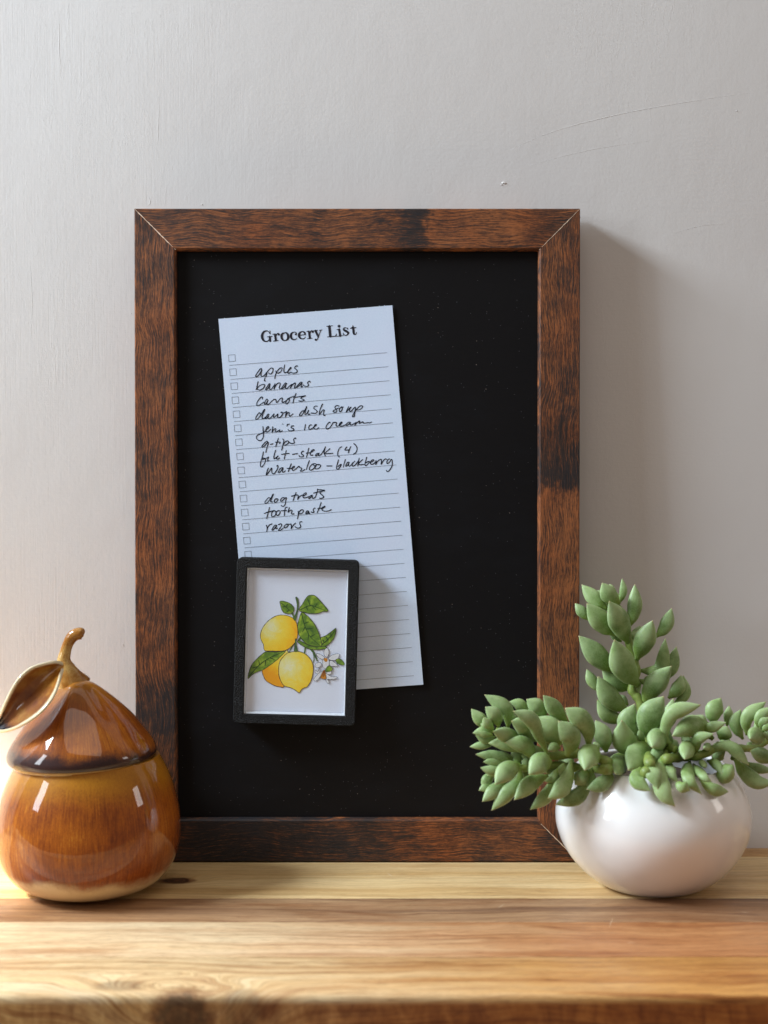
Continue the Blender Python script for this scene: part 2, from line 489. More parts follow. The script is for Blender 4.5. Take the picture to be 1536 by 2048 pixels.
def leaf_mat():
    N = NT('succulent_leaf')
    c = N.co()
    al = N.attr('along'); side = N.attr('side')
    r = N.rnd()
    n = N.noise(c, 70, 4, 0.6); g = N.noise(c, 1100, 2, 0.5)
    green = N.ramp(N.math('ADD', N.math('MULTIPLY', n, 0.65), N.math('MULTIPLY', r, 0.35)), [(0.25, rgb(78, 108, 40)), (0.5, rgb(108, 138, 62)), (0.75, rgb(140, 166, 98))])
    yel = N.mix(N.mr(N.math('ADD', al, N.math('MULTIPLY', N.math('SUBTRACT', n, 0.5), 0.5)), 0.0, 0.42, 0.8, 0.0, True), green, rgb(122, 144, 52))
    bloom = N.mr(N.math('ADD', n, N.math('MULTIPLY', al, 0.45)), 0.50, 1.02, 0.0, 0.66, True)
    col = N.mix(bloom, yel, rgb(176, 198, 148))
    col = N.mix(N.mr(g, 0.35, 0.65, 0.0, 0.22), col, rgb(166, 188, 140))
    spots = N.mr(N.noise(c, 260, 3, 0.6), 0.70, 0.76, 0.0, 0.55)
    col = N.mix(spots, col, rgb(150, 146, 92))
    edge = N.mr(side, 0.86, 1.0, 0.0, 0.5, True)
    col = N.mix(edge, col, rgb(176, 196, 150))
    col = N.mix(N.mr(al, 0.955, 1.0, 0.0, 0.8), col, rgb(196, 172, 132))
    N.set(Base_Color=col, Roughness=0.46, Specular_IOR_Level=0.4, Subsurface_Weight=0.14, Subsurface_Radius=(0.35, 0.6, 0.12), Subsurface_Scale=0.004,
          Normal=N.bump(N.math('ADD', N.math('MULTIPLY', n, 2.0), N.math('MULTIPLY', g, 0.3)), 0.15, 0.0006))
    return N.m

M = dict(
    wall=wall_mat(), panel=panel_mat(), paper=paper_mat(),
    pen=ink_mat('pen_ink', (16, 26, 42)), title=ink_mat('title_ink', (34, 34, 44)), rule=ink_mat('rule_ink', (112, 124, 140)),
    blackprint=print_black_mat(), pot=pot_mat(), leaf=leaf_mat(),
    cream=plain_mat('exposed_fibreboard', (232, 208, 184), 0.8),
)

# ================================================================== WALL
def build_wall():
    vs = [(-1.6, 0, -0.6), (1.6, 0, -0.6), (1.6, 0, 1.6), (-1.6, 0, 1.6)]
    o = link('wall', mesh('wall', vs, [(0, 1, 2, 3)]), M['wall'])
    o['kind'] = 'structure'
    # tiny flakes and drips stuck in the paint
    rng = random.Random(4)
    for (px, py, a, b, rot) in [(1008, 366, 5, 2.2, 0.2), (1003, 369, 2, 1.4, 0), (262, 627, 1.0, 0.9, 0),
                                (404, 409, 1.4, 1.0, 0), (1473, 222, 1.6, 0.8, 0.2), (246, 1290, 0.8, 1, 0)]:
        p = at(px, py, 0.0)
        bm = bmesh.new()
        bmesh.ops.create_icosphere(bm, subdivisions=2, radius=1)
        for v in bm.verts:
            v.co += v.co * rng.uniform(-0.15, 0.15)
            v.co = Vector((v.co.x * a * 0.00036, v.co.y * 0.0005, v.co.z * b * 0.00036))
        link('paint_flake', from_bm('paint_flake', bm, True), M['wall'], o, Matrix.Translation(p) @ Matrix.Rotation(rot, 4, 'Y'))
build_wall()
def wall_ridges():
    wall = bpy.data.objects['wall']
    for pts, r in [([(1020, 300), (1110, 262), (1250, 226), (1400, 200), (1500, 186)], 0.00022), ([(1060, 330), (1180, 300), (1300, 282)], 0.00016), ([(318, 190), (317, 240), (316, 290)], 0.00022),
                   ([(120, 20), (118, 90), (122, 150)], 0.0002), ([(296, 392), (300, 404), (297, 412)], 0.0003), ([(60, 520), (64, 600), (61, 690)], 0.00018), ([(1340, 470), (1400, 452), (1450, 448)], 0.00016)]:
        P3 = catmull([at(x, y, 0.0) for x, y in pts], 8)
        n = len(P3) - 1
        vs, fs = sweep(P3, [r * (0.15 + 0.85 * math.sin(math.pi * i / n)) for i in range(n + 1)], 6, 0.5, Vector((0, -1, 0)))
        link('paint_ridge', mesh('paint_ridge', vs, fs, True), M['wall'], wall)
wall_ridges()

# ================================================================== SHELF
def build_shelf():
    root = empty('wooden_shelf', Matrix.Identity(4), 'thick honey brown wooden shelf of glued planks everything stands on', 'shelf')
    bev = 0.0006
    Y = [0.0, -0.0218, -0.1158, -0.162, -0.2213, -0.2775]
    light = (rgb(226, 197, 146), rgb(238, 213, 164), rgb(206, 170, 116))
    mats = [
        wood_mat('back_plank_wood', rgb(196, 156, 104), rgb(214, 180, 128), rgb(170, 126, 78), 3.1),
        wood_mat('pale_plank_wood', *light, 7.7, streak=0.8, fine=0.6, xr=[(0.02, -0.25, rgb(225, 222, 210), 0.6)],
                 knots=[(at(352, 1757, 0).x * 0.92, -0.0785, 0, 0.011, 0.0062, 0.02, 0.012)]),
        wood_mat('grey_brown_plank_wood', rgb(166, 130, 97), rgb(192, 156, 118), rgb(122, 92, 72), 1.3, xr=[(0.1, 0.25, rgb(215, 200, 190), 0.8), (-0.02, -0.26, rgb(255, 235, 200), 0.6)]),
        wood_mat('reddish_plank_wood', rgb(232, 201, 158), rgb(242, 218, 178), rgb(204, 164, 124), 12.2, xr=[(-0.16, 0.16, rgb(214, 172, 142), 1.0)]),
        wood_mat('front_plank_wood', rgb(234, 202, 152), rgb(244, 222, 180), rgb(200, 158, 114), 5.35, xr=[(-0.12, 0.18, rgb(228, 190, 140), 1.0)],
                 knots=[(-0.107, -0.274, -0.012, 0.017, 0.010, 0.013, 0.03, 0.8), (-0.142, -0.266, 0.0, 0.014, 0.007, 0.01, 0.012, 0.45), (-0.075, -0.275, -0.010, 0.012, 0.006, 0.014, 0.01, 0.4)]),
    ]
    for i in range(5):
        y1, y0 = Y[i] - (0.0 if i == 0 else 0.00012), Y[i + 1] + (0.00012 if i < 4 else 0)
        x0, x1 = -1.5, 1.5
        rf = 0.0035 if i == 4 else bev
        # profile in y/z, front to back over the top
        prof = [(y0, -0.04)]
        for k in range(6):
            a = math.pi / 2 * k / 5
            prof.append((y0 + rf - rf * math.cos(a), -rf + rf * math.sin(a)))
        for k in range(3):
            a = math.pi / 2 * k / 2
            prof.append((y1 - bev + bev * math.sin(a), -bev + bev * math.cos(a)))
        prof.append((y1, -0.04))
        n = len(prof)
        vs = [(x0, y, z) for y, z in prof] + [(x1, y, z) for y, z in prof]
        fs = [(k, (k + 1) % n, n + (k + 1) % n, n + k) for k in range(n)]
        fs += [tuple(range(n))[::-1], tuple(range(n, 2 * n))]
        me = mesh('plank', vs, fs)
        bm = bmesh.new(); bm.from_mesh(me); bmesh.ops.recalc_face_normals(bm, faces=bm.faces); bm.to_mesh(me); bm.free()
        smooth_angle(me, 40)
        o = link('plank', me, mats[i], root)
        o['label'] = ['thin back strip against the wall', 'pale plank with a dark knot', 'grey brown plank', 'reddish plank with soft scratches', 'front plank with a knotty rounded edge'][i]
    # pale scuffs left on the varnish
    scuff = plain_mat('varnish_scuff', (226, 206, 180), 0.5)
    rng = random.Random(3)
    for (px, py, L, ang) in [(1003, 1812, 0.007, -0.7), (1222, 1845, 0.010, -1.0), (780, 1750, 0.006, 0.9), (1490, 1825, 0.004, 0.3), (1262, 1700 + 185, 0.005, 0.1)]:
        d = ray(px, py); p = CAM + d * (-CAM.z / d.z)
        pts = [Vector((p.x + (t - 0.5) * L * math.cos(ang), p.y - (t - 0.5) * L * math.sin(ang) * 2.2 + rng.uniform(-.0003, .0003), 0.00002)) for t in [0, .25, .5, .75, 1]]
        vs, fs = sweep(pts, [0.00002, 0.00012, 0.00018, 0.0001, 0.00002], 6, 0.3, Vector((0, 0, 1)))
        link('scuff', mesh('scuff', vs, fs, True), scuff, root)
build_shelf()

# ================================================================== BOARD
T = 0.021                       # board thickness
LEAN = R(1.6)
UP = Vector((0, math.sin(LEAN), math.cos(LEAN)))
NO = Vector((0, -math.cos(LEAN), math.sin(LEAN)))
B0 = Vector((0, -0.0370 + T * math.cos(LEAN), 0.0001))
BM = Matrix((( 1, UP.x, NO.x, B0.x), (0, UP.y, NO.y, B0.y), (0, UP.z, NO.z, B0.z), (0, 0, 0, 1)))
def onb(px, py, h):
    """photo pixel -> (u, v) on the board plane lifted h above the board's back"""
    d = ray(px, py)
    t = ((B0 + NO * h) - CAM).dot(NO) / d.dot(NO)
    p = CAM + d * t - B0
    return Vector((p.x, p.dot(UP)))
PH = T - 0.0055                 # panel face height
u0 = (onb(272, 417, T).x + onb(268, 1720, T).x) / 2
u1 = (onb(1158, 417, T).x + onb(1160.5, 1720, T).x) / 2
BH = onb(700, 417, T).y
RW = 0.0288
def build_board():
    uc = (u0 + u1) / 2
    root = empty('framed_board', BM @ Matrix.Translation((uc, 0, 0)), 'black magnetic board in a rustic brown wood frame leaning on the wall', 'board')
    BW = u1 - u0
    prof = [(0, 0), (0, T - 0.0007), (0.0007, T), (RW - 0.0016, T), (RW - 0.0004, T - 0.0010), (RW, T - 0.0024), (RW, T - 0.0075), (RW, 0)]
    def rail(L, m, mw, lab, wk=1.0):
        n = len(prof)
        # subdivide along the length so the edges can wobble a little
        vs, fs = [], []
        for a in range(2):
            for (v, z) in prof:
                vs.append((v if a == 0 else L - v, v * wk, z))
        for k in range(n):
            k2 = (k + 1) % n
            fs.append((k, k2, n + k2, n + k))
        fs += [tuple(range(n))[::-1], tuple(range(n, 2 * n))]
        me = mesh('frame_rail', vs, fs)
        bm = bmesh.new(); bm.from_mesh(me); bmesh.ops.recalc_face_normals(bm, faces=bm.faces); bm.to_mesh(me); bm.free()
        o = link('frame_rail', me, m, root, mw)
        o['label'] = lab
        return o
    h = BW / 2
    # rail local: x along, y from the outer edge inwards, z out of the board
    bot = Matrix.Translation((-h, 0, 0))
    top = Matrix.Translation((h, BH, 0)) @ Matrix.Rotation(math.pi, 4, 'Z')
    lef = Matrix.Translation((-h, BH, 0)) @ Matrix.Rotation(-math.pi / 2, 4, 'Z')
    rig = Matrix.Translation((h, 0, 0)) @ Matrix.Rotation(math.pi / 2, 4, 'Z')
    k = 0.344e-3 / 0.46
    def S(px0, lst):            # photo px along the rail -> ramp stops
        return [(min(max((p - px0) * k * 1.0, 0), 1), v) for p, v in lst]
    m_bot = frame_mat('frame_wood_lower', S(268, [(268, .75), (380, .9), (470, 1.1), (620, .9), (780, .55), (850, .25), (930, .15), (960, .55), (1000, .35), (1050, .3), (1130, .6)]), 2.3)
    # the top rail runs right to left, so its stops count from the right end
    m_top = frame_mat('frame_wood_upper', [(v, d) for v, d in [(0.0, .4), (.07, .45), (.10, .15), (.19, .08), (.222, .1), (.235, .95), (.262, .95), (.285, .35), (.36, .3), (.45, .3), (.55, .35), (.66, .45)]], 5.1)
    m_lef = frame_mat('frame_wood_left', S(417, [(417, .5), (560, .38), (700, .25), (850, .3), (940, .42), (1100, .28), (1250, .35), (1340, .3), (1390, .8), (1460, .8), (1520, .5), (1700, .45)]), 9.4)
    m_rig = frame_mat('frame_wood_right', [(0.0, .5), (.10, .35), (.25, .12), (.34, .12), (.40, .16), (.52, .08), (.555, .1), (.575, .95), (.60, .95), (.66, .5), (.8, .22), (.95, .35)], 14.8)
    rail(BW, m_bot, bot, 'dark lower rail of the frame', 1.045)
    rail(BW, m_top, top, 'upper rail with one black scorch mark')
    rail(BH, m_lef, lef, 'left rail with curved grain')
    rail(BH, m_rig, rig, 'right rail, orange below a black scorch mark')
    # panel
    pw, ph = BW - 2 * RW + 0.004, BH - 2 * RW + 0.004
    yc = BH / 2
    vs = [(-pw / 2, yc - ph / 2, z) for z in (PH - 0.003, PH)] + [(pw / 2, yc - ph / 2, z) for z in (PH - 0.003, PH)] + [(pw / 2, yc + ph / 2, z) for z in (PH - 0.003, PH)] + [(-pw / 2, yc + ph / 2, z) for z in (PH - 0.003, PH)]
    o = link('panel', mesh('panel', vs, [(1, 3, 5, 7), (6, 4, 2, 0), (0, 2, 3, 1), (2, 4, 5, 3), (4, 6, 7, 5), (6, 0, 1, 7)]), M['panel'], root)
    # pale fibre showing where the wrapped film meets at the mitres
    rng = random.Random(8)
    for (cx, cy, sx, sy, wd) in [(-h, BH, 1, -1, 0.00075), (h, BH, -1, -1, 0.00048), (h, 0, -1, 1, 0.0006), (-h, 0, 1, 1, 0.0002)]:
        vs, fs = [], []
        n = 26
        for i in range(n + 1):
            t = i / n
            wv = wd * (0.35 + 0.9 * rng.random()) * (0.5 + 0.6 * math.sin(math.pi * min(1, t * 1.1)))
            q = t * RW * 0.99
            jit = rng.uniform(-1, 1) * 0.00008
            px_, py_ = cx + sx * (q + jit), cy + sy * (q - jit)
            d = Vector((-sy, sx)).normalized() * wv * 0.5
            z = T + 0.00010 if t < 0.94 else T - 0.0004
            vs += [(px_ + d.x, py_ + d.y, z), (px_ - d.x, py_ - d.y, z), (px_ + d.x, py_ + d.y, z - 0.0006), (px_ - d.x, py_ - d.y, z - 0.0006)]
        for i in range(n):
            a = i * 4
            fs += [(a, a + 1, a + 5, a + 4), (a + 2, a, a + 4, a + 6), (a + 1, a + 3, a + 7, a + 5)]
        link('mitre_edge', mesh('mitre_edge', vs, fs), M['cream'], root)
build_board()

# ================================================================== flat print helpers (board-plane coordinates)
def ribbon(bm, pts, z, wid=None, cap=6):
    """pts: list of (Vector2, width); zfun(u,v) gives height"""
    n = len(pts)
    L, Rr = [], []
    for i in range(n):
        p, wd = pts[i]
        t = pts[min(i + 1, n - 1)][0] - pts[max(i - 1, 0)][0]
        if t.length < 1e-9: t = Vector((1, 0))
        t.normalize()
        nn = Vector((-t.y, t.x)) * wd * 0.5
        L.append(bm.verts.new((p.x + nn.x, p.y + nn.y, z(p.x, p.y))))
        Rr.append(bm.verts.new((p.x - nn.x, p.y - nn.y, z(p.x, p.y))))
    for i in range(n - 1):
        try: bm.faces.new((Rr[i], Rr[i + 1], L[i + 1], L[i]))
        except ValueError: pass
    for (p, wd) in (pts[0], pts[-1]):
        disc(bm, p, wd * 0.5, z, cap)
def disc(bm, p, r, z, n=8):
    vs = [bm.verts.new((p.x + r * math.cos(2 * math.pi * k / n), p.y + r * math.sin(2 * math.pi * k / n), z(p.x, p.y))) for k in range(n)]
    bm.faces.new(vs)
def poly(bm, pts, z):
    f = bm.faces.new([bm.verts.new((p.x, p.y, z(p.x, p.y))) for p in pts])
    bmesh.ops.triangulate(bm, faces=[f])
def bm_up(name, bm):
    for f in bm.faces:
        f.normal_update()
        if f.normal.z < 0: f.normal_flip()
    me = bpy.data.meshes.new(name); bm.to_mesh(me); bm.free()
    return me

# ================================================================== GROCERY LIST
TL, TR_, BR = Vector((437, 638)), Vector((784.5, 611)), Vector((846.5, 1368.5))
PZ = PH + 0.0004
pc = onb(641, 1004, PZ)
def build_paper():
    root = empty('grocery_list', BM @ Matrix.Translation((pc.x, pc.y, 0)), 'pale blue white paper grocery list with handwriting, pinned on the black board', 'note paper')
    a, b, c = onb(*TL, PZ) - pc, onb(*TR_, PZ) - pc, onb(*BR, PZ) - pc
    d = a + (c - b)
    ex, ey = (b - a), (d - a)
    def st(p):
        return p.dot(ex) / ex.length_squared - a.dot(ex) / ex.length_squared, (p - a).dot(ey) / ey.length_squared
    def zf(eps):
        def f(u, v):
            s, t = st(Vector((u, v)))
            return PZ + eps + 0.0026 * max(0, s - 0.35) ** 2 * (0.6 + 1.1 * t) + 0.0012 * max(0, 0.28 - t) ** 2 * 6 + 0.00012 * math.sin(s * 5 + t * 7)
        return f
    z0 = zf(0)
    nu, nv = 24, 48
    vs, fs = [], []
    for j in range(nv + 1):
        for i in range(nu + 1):
            p = a + ex * (i / nu) + ey * (j / nv)
            vs.append((p.x, p.y, z0(p.x, p.y)))
    for j in range(nv):
        for i in range(nu):
            k = j * (nu + 1) + i
            fs.append((k + nu + 1, k + nu + 2, k + 1, k))
    o = link('sheet', mesh('sheet', vs, fs), M['paper'], root)
    md = o.modifiers.new('thick', 'SOLIDIFY'); md.thickness = 0.00016; md.offset = -1
    P = lambda x, y: onb(x, y, PZ) - pc
    pxm = 0.344e-3
    # perforation nibs on the torn top edge
    rng = random.Random(2)
    for s in (0.035, 0.13, 0.265, 0.37, 0.44, 0.56, 0.70, 0.80, 0.925, 0.955):
        bm = bmesh.new()
        p = a + ex * s
        q = ey.normalized()
        poly(bm, [p - q * 0.0004 + ex.normalized() * 0.0003, p + q * rng.uniform(.0006, .0014) + ex.normalized() * 0.0002, p - ex.normalized() * 0.0002 - q * 0.0003], zf(0.00005))
        link('tear_nib', bm_up('tear_nib', bm), M['paper'], root)
    # ruled lines and tick boxes
    step = Vector((2.31, 28.06))
    for n in range(24):
        bm = bmesh.new()
        l, r = P(*(Vector((459, 730.8)) + step * n)), P(*(Vector((774.3, 705.4)) + step * n))
        ribbon(bm, [(l.lerp(r, k / 20), 0.00026) for k in range(21)], zf(0.00010), cap=3)
        link('ruled_line', bm_up('ruled_line', bm), M['rule'], root)
    for n in range(15):
        c0 = Vector((463.8, 716.3)) + step * n
        e1, e2 = Vector((6.5, -0.5)), Vector((0.55, 6.6))
        cs = [c0 - e1 - e2, c0 + e1 - e2, c0 + e1 + e2, c0 - e1 + e2]
        bm = bmesh.new()
        for k in range(4):
            ribbon(bm, [(P(*cs[k]), 0.00026), (P(*cs[(k + 1) % 4]), 0.00026)], zf(0.00010), cap=4)
        link('tick_box', bm_up('tick_box', bm), M['rule'], root)
    # title, bold serif: strokes (x, y, width) in a 7.385x tracing
    S = 7.385
    def tp(x, y): return P(512 + x / S, 640 + y / S)
    G = {
        'G': [[(207, 207, 5), (188, 174, 9), (157, 162, 13), (115, 178, 24), (90, 237, 34), (106, 293, 27), (140, 316, 15), (172, 312, 12), (200, 290, 14)], [(206, 158, 7), (210, 208, 8)], [(204, 246, 27), (209, 312, 27)], [(166, 250, 8), (240, 243, 8)], [(219, 300, 8), (219, 320, 6)]],
        'r': [[(281, 212, 28), (294, 306, 28)], [(248, 213, 9), (282, 208, 11)], [(257, 313, 8), (330, 304, 8)], [(294, 245, 9), (310, 208, 12), (333, 200, 15)], [(336, 212, 27), (338, 216, 27)]],
        'o': [[(425, 188, 10), (385, 210, 26), (378, 255, 31), (400, 296, 20), (435, 303, 10), (470, 280, 27), (475, 235, 31), (455, 195, 20), (425, 188, 10)]],
        'c': [[(600, 205, 9), (585, 183, 9), (555, 180, 11), (522, 205, 26), (517, 245, 31), (535, 282, 22), (568, 291, 12), (592, 282, 9), (607, 262, 5)], [(588, 210, 25), (589, 213, 25)]],
        'e': [[(640, 226, 8), (733, 216, 8)], [(726, 216, 20), (715, 185, 22), (682, 171, 10), (645, 192, 24), (636, 230, 31), (652, 266, 22), (688, 279, 12), (715, 270, 9), (731, 250, 5)]],
        'ry': [[(783, 170, 28), (796, 270, 28)], [(750, 170, 9), (784, 164, 11)], [(757, 277, 8), (828, 269, 8)], [(796, 205, 9), (811, 168, 12), (832, 160, 15)], [(838, 172, 27), (839, 176, 27)]],
        'y': [[(877, 158, 29), (922, 250, 24)], [(850, 160, 8), (908, 153, 8)], [(955, 153, 9), (925, 240, 9), (903, 287, 10), (886, 303, 10)], [(935, 154, 8), (976, 149, 8)], [(880, 290, 24), (882, 293, 24)]],
        'L': [[(1083, 92, 33), (1098, 245, 33)], [(1043, 95, 8), (1130, 86, 8)], [(1056, 251, 9), (1192, 239, 9)], [(1178, 238, 16), (1190, 205, 6)]],
        'i': [[(1229, 142, 28), (1243, 236, 28)], [(1195, 144, 9), (1230, 139, 11)], [(1204, 241, 8), (1278, 233, 8)], [(1225, 92, 36), (1227, 93, 36)]],
        's': [[(1355, 142, 6), (1343, 122, 8), (1318, 116, 10), (1296, 128, 18), (1302, 150, 25), (1335, 168, 29), (1362, 190, 26), (1352, 216, 16), (1325, 228, 10), (1300, 218, 8), (1288, 190, 5)], [(1355, 114, 5), (1357, 142, 6)], [(1287, 192, 6), (1291, 235, 5)]],
        't': [[(1430, 80, 5), (1434, 108, 22), (1436, 130, 28), (1443, 190, 28), (1452, 211, 20), (1470, 214, 10), (1481, 200, 8), (1484, 180, 6)], [(1392, 126, 8), (1410, 116, 7), (1430, 96, 5)], [(1393, 127, 9), (1478, 112, 9)]],
    }
    lay = 0
    for key, strokes in G.items():
        bm = bmesh.new()
        for stt in strokes:
            lay += 1
            if len(stt) > 2:
                cr = catmull([(x, y, w_) for x, y, w_ in stt], 5)
            else:
                cr = [Vector(q) for q in stt]
            sharp = len(stt) == 2 and stt[0][2] > 20 and key != 'i' and abs(stt[0][1] - stt[1][1]) > 20
            pts = [(tp(q.x, q.y), q.z / S * pxm * 1.14 + 0.00008) for q in cr]
            ribbon(bm, pts, zf(0.00010 + 0.000003 * (lay % 5)), cap=10 if not sharp and stt[0][2] > 16 else 4)
        link('title_letter', bm_up('title_letter', bm), M['title'], root)
    # handwriting strokes traced as (origin x, origin y, scale, strokes)
    A = (500, 715, 12.0); Bc = (500, 775, 12.0); C = (600, 795, 9.6); D = (500, 835, 12.0); E = (590, 880, 12.0); F = (520, 905, 9.6); Gc = (660, 900, 10.97); H = (515, 970, 9.6)
    words = {
     'apples': (A, [
        [(285,300),(270,265),(225,300),(160,390),(135,445),(150,465),(200,430),(260,350),(285,295),(270,370),(262,430),(290,455),(340,430),(400,355)],
        [(425,325),(400,390),(375,475),(385,440),(410,360),(450,300),(510,250),(550,270),(545,340),(500,395),(465,390),(455,370)],
        [(360,490),(345,540),(350,560),(370,562)],
        [(620,320),(625,370),(605,440),(593,510),(610,420),(640,350),(700,270),(755,245),(768,270),(745,330),(690,370),(650,375)],
        [(835,175),(822,230),(812,300),(818,355),(850,365),(900,340),(950,290),(990,240),(960,250),(920,310),(905,360),(920,378),(960,365),(985,350)],
        [(1145,215),(1130,198),(1085,220),(1070,250),(1100,280),(1130,310),(1125,350),(1080,372),(1020,372),(990,355)]]),
     'bananas': (A, [
        [(195,575),(180,640),(165,710),(148,775),(175,730),(230,680),(290,650),(345,650),(350,690),(310,745),(250,778),(200,775),(170,745)],
        [(480,635),(460,630),(420,690),(375,760),(395,775),(440,730),(480,650),(465,710),(470,760),(510,760),(560,700),(595,650)],
        [(600,625),(590,690),(578,765),(600,700),(650,630),(700,610),(725,625),(710,690),(700,730),(725,750),(770,740)],
        [(880,625),(850,612),(800,670),(755,745),(790,740),(840,680),(875,620),(850,690),(850,740),(890,740),(940,690),(1000,645)],
        [(1005,640),(985,690),(965,735),(1000,680),(1050,625),(1085,612),(1085,650),(1070,700),(1070,735),(1110,720)],
        [(1255,600),(1220,590),(1170,640),(1105,715),(1150,700),(1210,650),(1250,600),(1230,660),(1225,710),(1260,690)],
        [(1445,595),(1430,568),(1395,585),(1385,620),(1405,650),(1395,680),(1350,695),(1300,680),(1275,655)]]),
     'carrots': (Bc, [
        [(300,280),(300,235),(270,230),(210,290),(165,370),(165,425),(200,435),(260,400),(330,350)],
        [(435,300),(400,280),(365,330),(340,395),(370,400),(410,350),(435,295),(405,370),(410,410),(450,400),(520,330),(575,285),(620,290),(625,320),(630,355),(665,345),(705,290),(745,255),(780,260),(770,310),(770,355),(810,350),(860,320),(910,275)],
        [(940,290),(910,265),(870,330),(855,380),(885,390),(930,345),(945,290),(930,265),(980,235),(1050,210)],
        [(1105,145),(1075,210),(1045,300),(1030,375)],
        [(1050,240),(1150,225),(1330,195)], [(1330,195),(1240,235),(1220,260),(1290,290),(1295,310),(1240,325),(1170,320)]]),
     'dawn dish': (Bc, [
        [(260,640),(225,605),(175,660),(135,735),(150,768),(195,740),(260,660),(340,530),(355,535),(320,610),(290,700),(295,745),(330,745),(380,700)],
        [(460,650),(430,640),(390,700),(370,745),(400,740),(450,670),(430,720),(445,750),(490,730),(560,650),(580,630),(560,680),(570,715),(610,690),(660,640),(670,640),(660,700),(680,725),(730,710),(770,660),(790,610),(760,590),(735,600)],
        [(735,600),(800,610),(870,580)], [(880,575),(860,640),(845,710)], [(855,690),(900,610),(940,600),(935,650),(950,685),(985,670),(1030,630)]]),
     'dish soap': (C, [
        [(70,250),(30,270),(-10,330),(0,355),(40,330),(90,250),(130,170),(110,240),(95,300),(105,330),(140,290),(165,240),(150,300),(165,330),(190,315)],
        [(330,165),(290,165),(260,200),(300,235),(330,270),(300,300),(250,300),(215,298)],
        [(430,125),(400,190),(375,270),(370,330),(400,290),(440,240),(465,245),(450,300),(455,345),(480,340)],
        [(750,165),(710,155),(670,180),(680,215),(705,250),(690,280),(650,280),(635,260),(670,235),(740,200)],
        [(810,185),(770,200),(750,245),(770,275),(805,240),(810,190),(790,180),(830,185)],
        [(935,175),(905,230),(885,285),(920,240),(985,180),(955,220),(955,265),(990,255),(1040,200),(1065,190),(1050,270),(1010,345),(1010,370),(1040,365),(1050,320),(1060,260),(1110,200),(1160,160),(1200,165),(1190,200),(1140,235),(1090,240)]]),
     'ice cream': (C, [
        [(105,515),(95,570),(85,625)], [(225,525),(190,530),(165,580),(180,610),(220,600),(260,570),(310,530),(310,515),(280,535),(265,580),(285,605),(330,600),(360,580)],
        [(580,485),(560,475),(520,520),(495,580),(520,605),(570,580),(620,510),(640,480),(700,480),(690,530),(715,550),(760,530),(800,490),(800,470),(775,485),(755,520),(770,550),(820,545),(880,520)],
        [(970,480),(930,475),(885,520),(900,540),(950,500),(970,480),(960,520),(1000,525),(1050,490)],
        [(1075,475),(1060,510),(1050,540),(1080,500),(1130,455),(1150,455),(1130,500),(1160,490),(1210,465),(1215,490),(1260,490),(1310,480),(1330,490),(1375,470)]]),
     "jeni's": (D, [
        [(310,215),(315,300),(325,400),(310,490),(260,550),(200,545),(155,495),(165,440),(230,400),(320,360),(400,290),(450,235),(430,215),(395,250),(375,310),(395,345),(440,330),(500,280)],
        [(545,225),(540,290),(530,355),(560,300),(610,265),(620,300),(600,330),(630,345),(680,320),(715,290),(705,330),(730,345),(775,315)],
        [(780,155),(790,156)], [(940,160),(900,165),(885,205)],
        [(1050,200),(1000,205),(985,240),(1040,270),(1050,300),(1000,320),(940,315),(915,290)]]),
     'q-tips': (D, [
        [(430,590),(400,568),(350,610),(285,690),(300,715),(350,680),(420,600),(440,600),(420,680),(395,760),(380,835)], [(490,645),(550,630)],
        [(680,495),(650,590),(615,700)], [(610,592),(720,588),(708,625)],
        [(785,515),(810,550),(790,650),(760,780)], [(780,680),(840,590),(900,560),(930,590),(890,640),(830,670)],
        [(1100,510),(1085,490),(1050,520),(1050,560),(1065,600),(1020,625),(960,610),(935,595)]]),
     'filet': (D, [
        [(320,825),(300,920),(270,1020),(250,1110),(255,1175),(285,1180),(330,1130),(365,1060),(370,1000),(340,970),(300,975),(280,1000),(320,1000),(400,970),(445,945),(425,1000),(425,1045),(460,1035)],
        [(615,785),(590,860),(575,930),(575,985),(610,975),(660,930),(675,925),(640,960),(640,990),(670,995),(710,970)],
        [(870,790),(845,890),(820,990)], [(755,885),(935,858)], [(1020,885),(1140,862)]]),
     'steak (4)': (E, [
        [(210,275),(180,270),(150,310),(165,340),(200,365),(195,395),(150,405),(110,395),(95,370)],
        [(330,195),(305,300),(275,415)], [(270,315),(380,298),(450,250),(460,235),(420,235),(375,290),(365,345),(390,365),(430,360)],
        [(560,325),(530,320),(490,365),(500,385),(550,350),(580,310),(560,350),(575,375),(620,350),(690,250),(735,155),(705,240),(700,320),(725,378)],
        [(835,210),(760,275),(720,325),(800,325),(905,318)], [(1120,165),(1070,190),(1030,280),(1025,360),(1045,400),(1070,403)],
        [(1245,165),(1195,235),(1260,240),(1300,230)], [(1335,160),(1300,240),(1280,310)], [(1410,85),(1460,130),(1490,210),(1460,300),(1400,340)]]),
     'waterloo': (F, [
        [(160,300),(135,360),(120,430),(165,380),(210,310),(225,300),(225,350),(235,400),(275,400),(320,340),(345,280),(340,245),(320,260)],
        [(440,290),(400,300),(355,360),(350,385),(390,370),(440,300),(430,350),(440,380),(490,350)],
        [(600,215),(570,290),(540,365)], [(520,305),(620,303),(655,285),(660,265),(630,270),(615,310),(630,345),(680,320),(745,265),(765,290),(800,300),(790,330),(775,355),(810,355),(860,325)],
        [(945,155),(915,240),(890,325)],
        [(1000,225),(960,270),(945,320),(970,340),(1030,310),(1080,240),(1060,215),(1010,220),(1040,250),(1050,270)],
        [(1130,230),(1080,235),(1055,280),(1065,310),(1110,310),(1160,270),(1150,235),(1100,235)], [(1280,258),(1380,256)]]),
     'blackberry': (Gc, [
        [(185,215),(165,290),(140,380),(155,420),(190,410),(240,340),(245,315),(210,330),(170,370)], [(335,210),(310,300),(290,375)],
